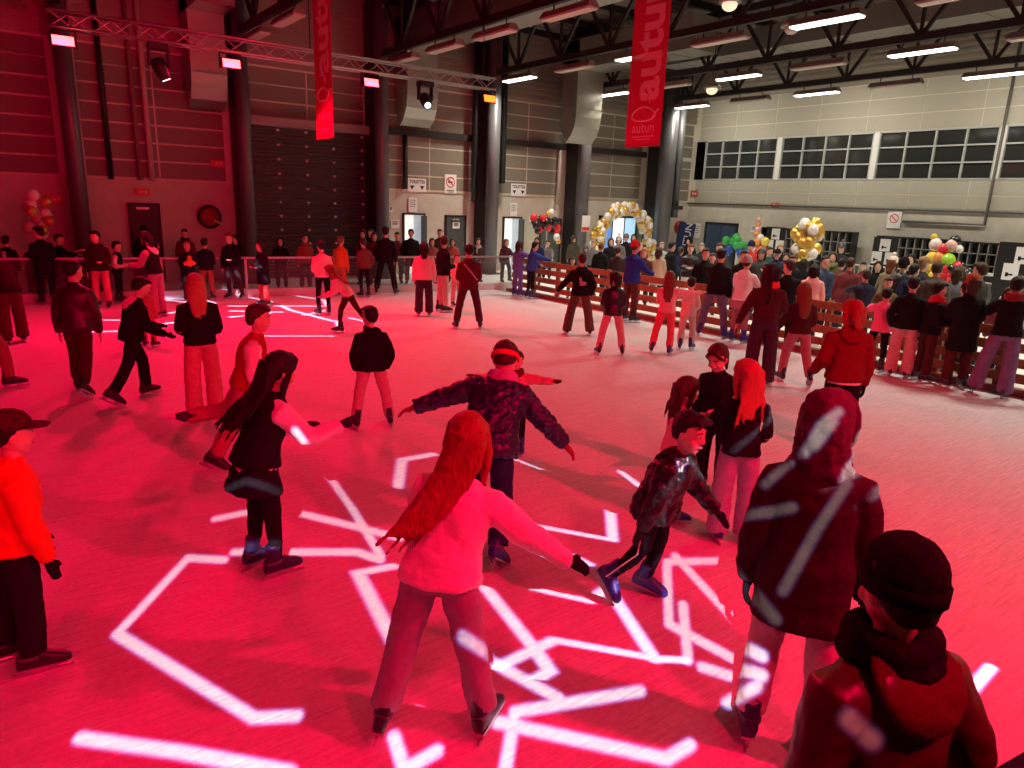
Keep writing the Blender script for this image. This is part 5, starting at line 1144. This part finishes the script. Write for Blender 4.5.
# --- crowd beyond the wooden fence (left to right)
def Cr(label, px, head, X, yaw=180, **kw): return A(label, px, yaw, head=head, X=X, g=FEN_G, **kw)
Cr('person in dark hooded jacket at the fence beside the corner post', 574, 236, 17.2, 170, top=('jacket', OL), hair=('short', H2), hoodup=OL)
Cr('boy in dark red jacket peeking above the fence corner', 573, 257, 13.6, 180, h=None, top=('jacket', (.2, .04, .04)), hair=('short', H1))
Cr('man with greying hair in grey jacket near the arch', 594, 240, 16.0, 190, top=('jacket', GY), hair=('short', H6))
Cr('man in black jacket behind the teenager with print', 601, 243, 14.6, 20, top=('jacket', K), hair=('short', H3))
Cr('woman in black coat below the left foot of the arch', 611, 238, 16.6, 170, top=('coat', K), hair=('bob', H2, .2))
Cr('person in white pompom hat below the arch', 619, 236, 17.6, 180, top=('jacket', GY), hair=('bob', H2, .1), hat=('pompom', W_))
Cr('person in dark brown jacket left of the bright blue jacket', 618, 247, 14.4, 10, top=('jacket', (.05, .03, .03)), hair=('short', H2))
Cr('man in grey patterned beanie below the arch', 627, 234, 18.5, 200, top=('jacket', K), hair=('short', H1), hat=('beanie', GY))
Cr('woman with dark hair framed by the lit entrance', 634, 234, 19.6, 180, top=('jacket', K), hair=('long', H1, .4))
Cr('woman in dark coat right of the bright blue jacket', 645, 248, 14.3, 185, top=('coat', (.09, .03, .03)), hair=('bob', H4, .2))
Cr('woman with brown bob and beige coat seen from behind', 659, 247, 15.2, 10, top=('coat', BG), hair=('bob', H2, .25))
Cr('man in black jacket right of the beige coat', 671, 242, 16.2, 60, top=('jacket', K), hair=('short', H1))
Cr('person in light grey jacket behind the beige coat', 662, 242, 18.5, 175, top=('jacket', LG), hair=('short', H6))
Cr('woman in black puffer and white trousers facing the rink', 691, 244, 15.8, 175, top=('puffer', K), bot=('jeans', W_), hair=('short', H3), armL='hug', armR='hug')
Cr('bald older man in dark jacket behind the black puffer', 702, 243, 17.5, 180, top=('jacket', CH), hair=('short', H6))
Cr('person in large black hood by the navy banner', 690, 237, 19.5, 200, top=('parka', K), hair=None, hoodup=K)
Cr('woman in dark clothes leaning on the fence behind the tall man', 706, 248, 13.9, 170, top=('jacket', K), hair=('short', H2))
Cr('man with brown hair behind the white hoodie girl', 720, 243, 16.4, 180, top=('jacket', (.08, .05, .04)), hair=('short', H2))
Cr('man in red jacket and dark beanie beside the coloured balloons', 752, 241, 17.5, 185, top=('jacket', (.60, .05, .04)), hair=('short', H1), hat=('beanie', NV))
Cr('woman in grey hat and dark jacket looking at a phone', 763, 248, 15.8, 190, top=('jacket', (.06, .07, .07)), hair=('bob', H2, .1), hat=('beanie', GY), armL='phone')
Cr('child in dark jacket at the fence beside the red scarf girl', 768, 263, 13.7, 180, top=('jacket', (.1, .03, .03)), hair=('short', H1))
Cr('person in teal jacket left of the gold balloon column', 770, 247, 18.0, 170, top=('jacket', (.03, .09, .1)), hair=('short', H2))
Cr('woman with curly fair hair left of the gold balloon column', 781, 245, 19.0, 180, top=('jacket', K), hair=('curly', H4))
Cr('man in dark cap behind the fence under the arrow sheets', 778, 249, 16.8, 185, top=('jacket', NV), hair=('short', H1), hat=('cap', K))
Cr('boy in black jacket directly below the gold balloon column', 793, 255, 15.6, 175, top=('jacket', K), hair=('short', H2))
Cr('adult in pale pink hood and coat seen from behind at the fence', 815, 264, 13.7, 5, top=('jacket', (.85, .48, .45)), hair=('bob', H1, .1), hood=(.85, .5, .47), fat=1.1)
Cr('man in denim jacket with dark hair right of the pink hood', 825, 256, 15.4, 150, top=('jacket', (.06, .10, .18)), hair=('curly', H1))
Cr('smiling woman in green scarf beyond the denim jacket', 834, 252, 17.0, 185, top=('jacket', (.10, .10, .05)), hair=('long', H2, .2), scarf=(.2, .22, .1))
Cr('person in grey fur hat behind the smiling woman', 843, 243, 20.0, 190, top=('jacket', CH), hair=('bob', H2, .1), hat=('pompom', GY))
Cr('woman in maroon coat seen from behind beyond the fence', 851, 258, 15.3, 15, top=('coat', (.17, .04, .05)), hair=('short', H2))
Cr('man in navy coat reaching out beyond the pink jacket child', 868, 270, 14.4, -20, top=('jacket', (.03, .03, .06)), hair=('short', H2), armL='reach')
Cr('child in khaki hooded coat beside the navy coat', 889, 277, 14.2, 175, top=('jacket', (.13, .11, .06)), hair=('short', H2), hood=(.13, .11, .06))
Cr('woman in cream bobble hat and olive coat', 893, 257, 16.2, 30, top=('jacket', (.22, .2, .13)), hair=('bob', H3, .2), hat=('pompom', (.8, .74, .62)))
Cr('man in black beanie and black puffer beyond the fence', 904, 258, 15.4, 20, top=('puffer', K), hair=('short', H1), hat=('beanie', K))
Cr('person with grey cap left of the grey hoodie man', 923, 257, 15.8, 40, top=('jacket', CH), hair=('short', H4), hat=('cap', (.3, .2, .12)))
Cr('stout man in dark grey hoodie seen from behind', 938, 262, 14.7, 10, top=('hoodie', (.085, .08, .07)), hair=('short', H2), hood=(.085, .08, .07), fat=1.2)
Cr('tall man in dark leather jacket in profile at the right', 985, 263, 14.6, -55, top=('jacket', (.03, .03, .03), 'shiny'), hair=('short', H2), face=True)
Cr('person in white top with blond hair at the right edge', 1020, 276, 14.6, 170, top=('jacket', W_), hair=('bob', H4, .2))
Cr('child in floral scarf at the right edge by the fence', 1011, 287, 13.8, 180, top=('jacket', (.25, .1, .15)), hair=('bob', H2, .1), scarf=(.5, .4, .5))
Cr('seated looking small person behind the white barrier', 864, 262, 19.0, 180, h=None, top=('jacket', (.2, .03, .05)), hair=('short', H1))
Cr('woman in black with white scarf near the white barrier', 912, 254, 18.0, 190, top=('jacket', K), hair=('bob', H1, .2), scarf=W_)
Cr('woman in grey knit hat left of the balloon arch', 586, 245, 16.5, 175, top=('jacket', CH), hair=('bob', H3, .2), hat=('beanie', GY))
Cr('man with fair hair in front of the right arch foot', 641, 243, 17.2, 190, top=('jacket', K), hair=('short', H4))
Cr('girl with ponytail between the black jacket and black puffer', 681, 247, 17.0, 15, top=('jacket', NV), hair=('pony', H2))
Cr('boy in green jacket at the fence left of the tall man', 713, 253, 15.0, 180, top=('jacket', (.05, .10, .05)), hair=('short', H2))
Cr('man in black coat right of the white hoodie girl', 744, 250, 14.5, 170, top=('coat', K), hair=('short', H1))
Cr('woman in purple scarf under the gold balloon column', 787, 253, 17.5, 185, top=('jacket', K), hair=('long', H2, .3), scarf=(.2, .08, .25))
Cr('girl in black jacket between the boy and the pink hood', 804, 259, 16.9, 10, top=('jacket', K), hair=('long', H1, .5))
Cr('man in brown jacket beside the maroon coat', 842, 259, 16.4, 20, top=('jacket', (.09, .05, .03)), hair=('short', H1))
Cr('woman in black jacket in front of the arrow board', 879, 261, 17.0, 180, top=('jacket', K), hair=('bob', H1, .3))
Cr('boy in navy hood between the black puffer and grey cap', 914, 264, 15.0, 30, top=('hoodie', NV), hair=('short', H1), hood=NV)
Cr('woman in grey coat right of the stout hoodie man', 959, 266, 15.6, 10, top=('coat', GY), hair=('bob', H2, .2))
Cr('child in orange jacket left of the leather jacket man', 967, 283, 13.7, 175, top=('jacket', (.5, .14, .03)), hair=('short', H2))
finish_people()
for o in list(scene.objects):
    if o.type == 'EMPTY' and not o.children: bpy.data.objects.remove(o)
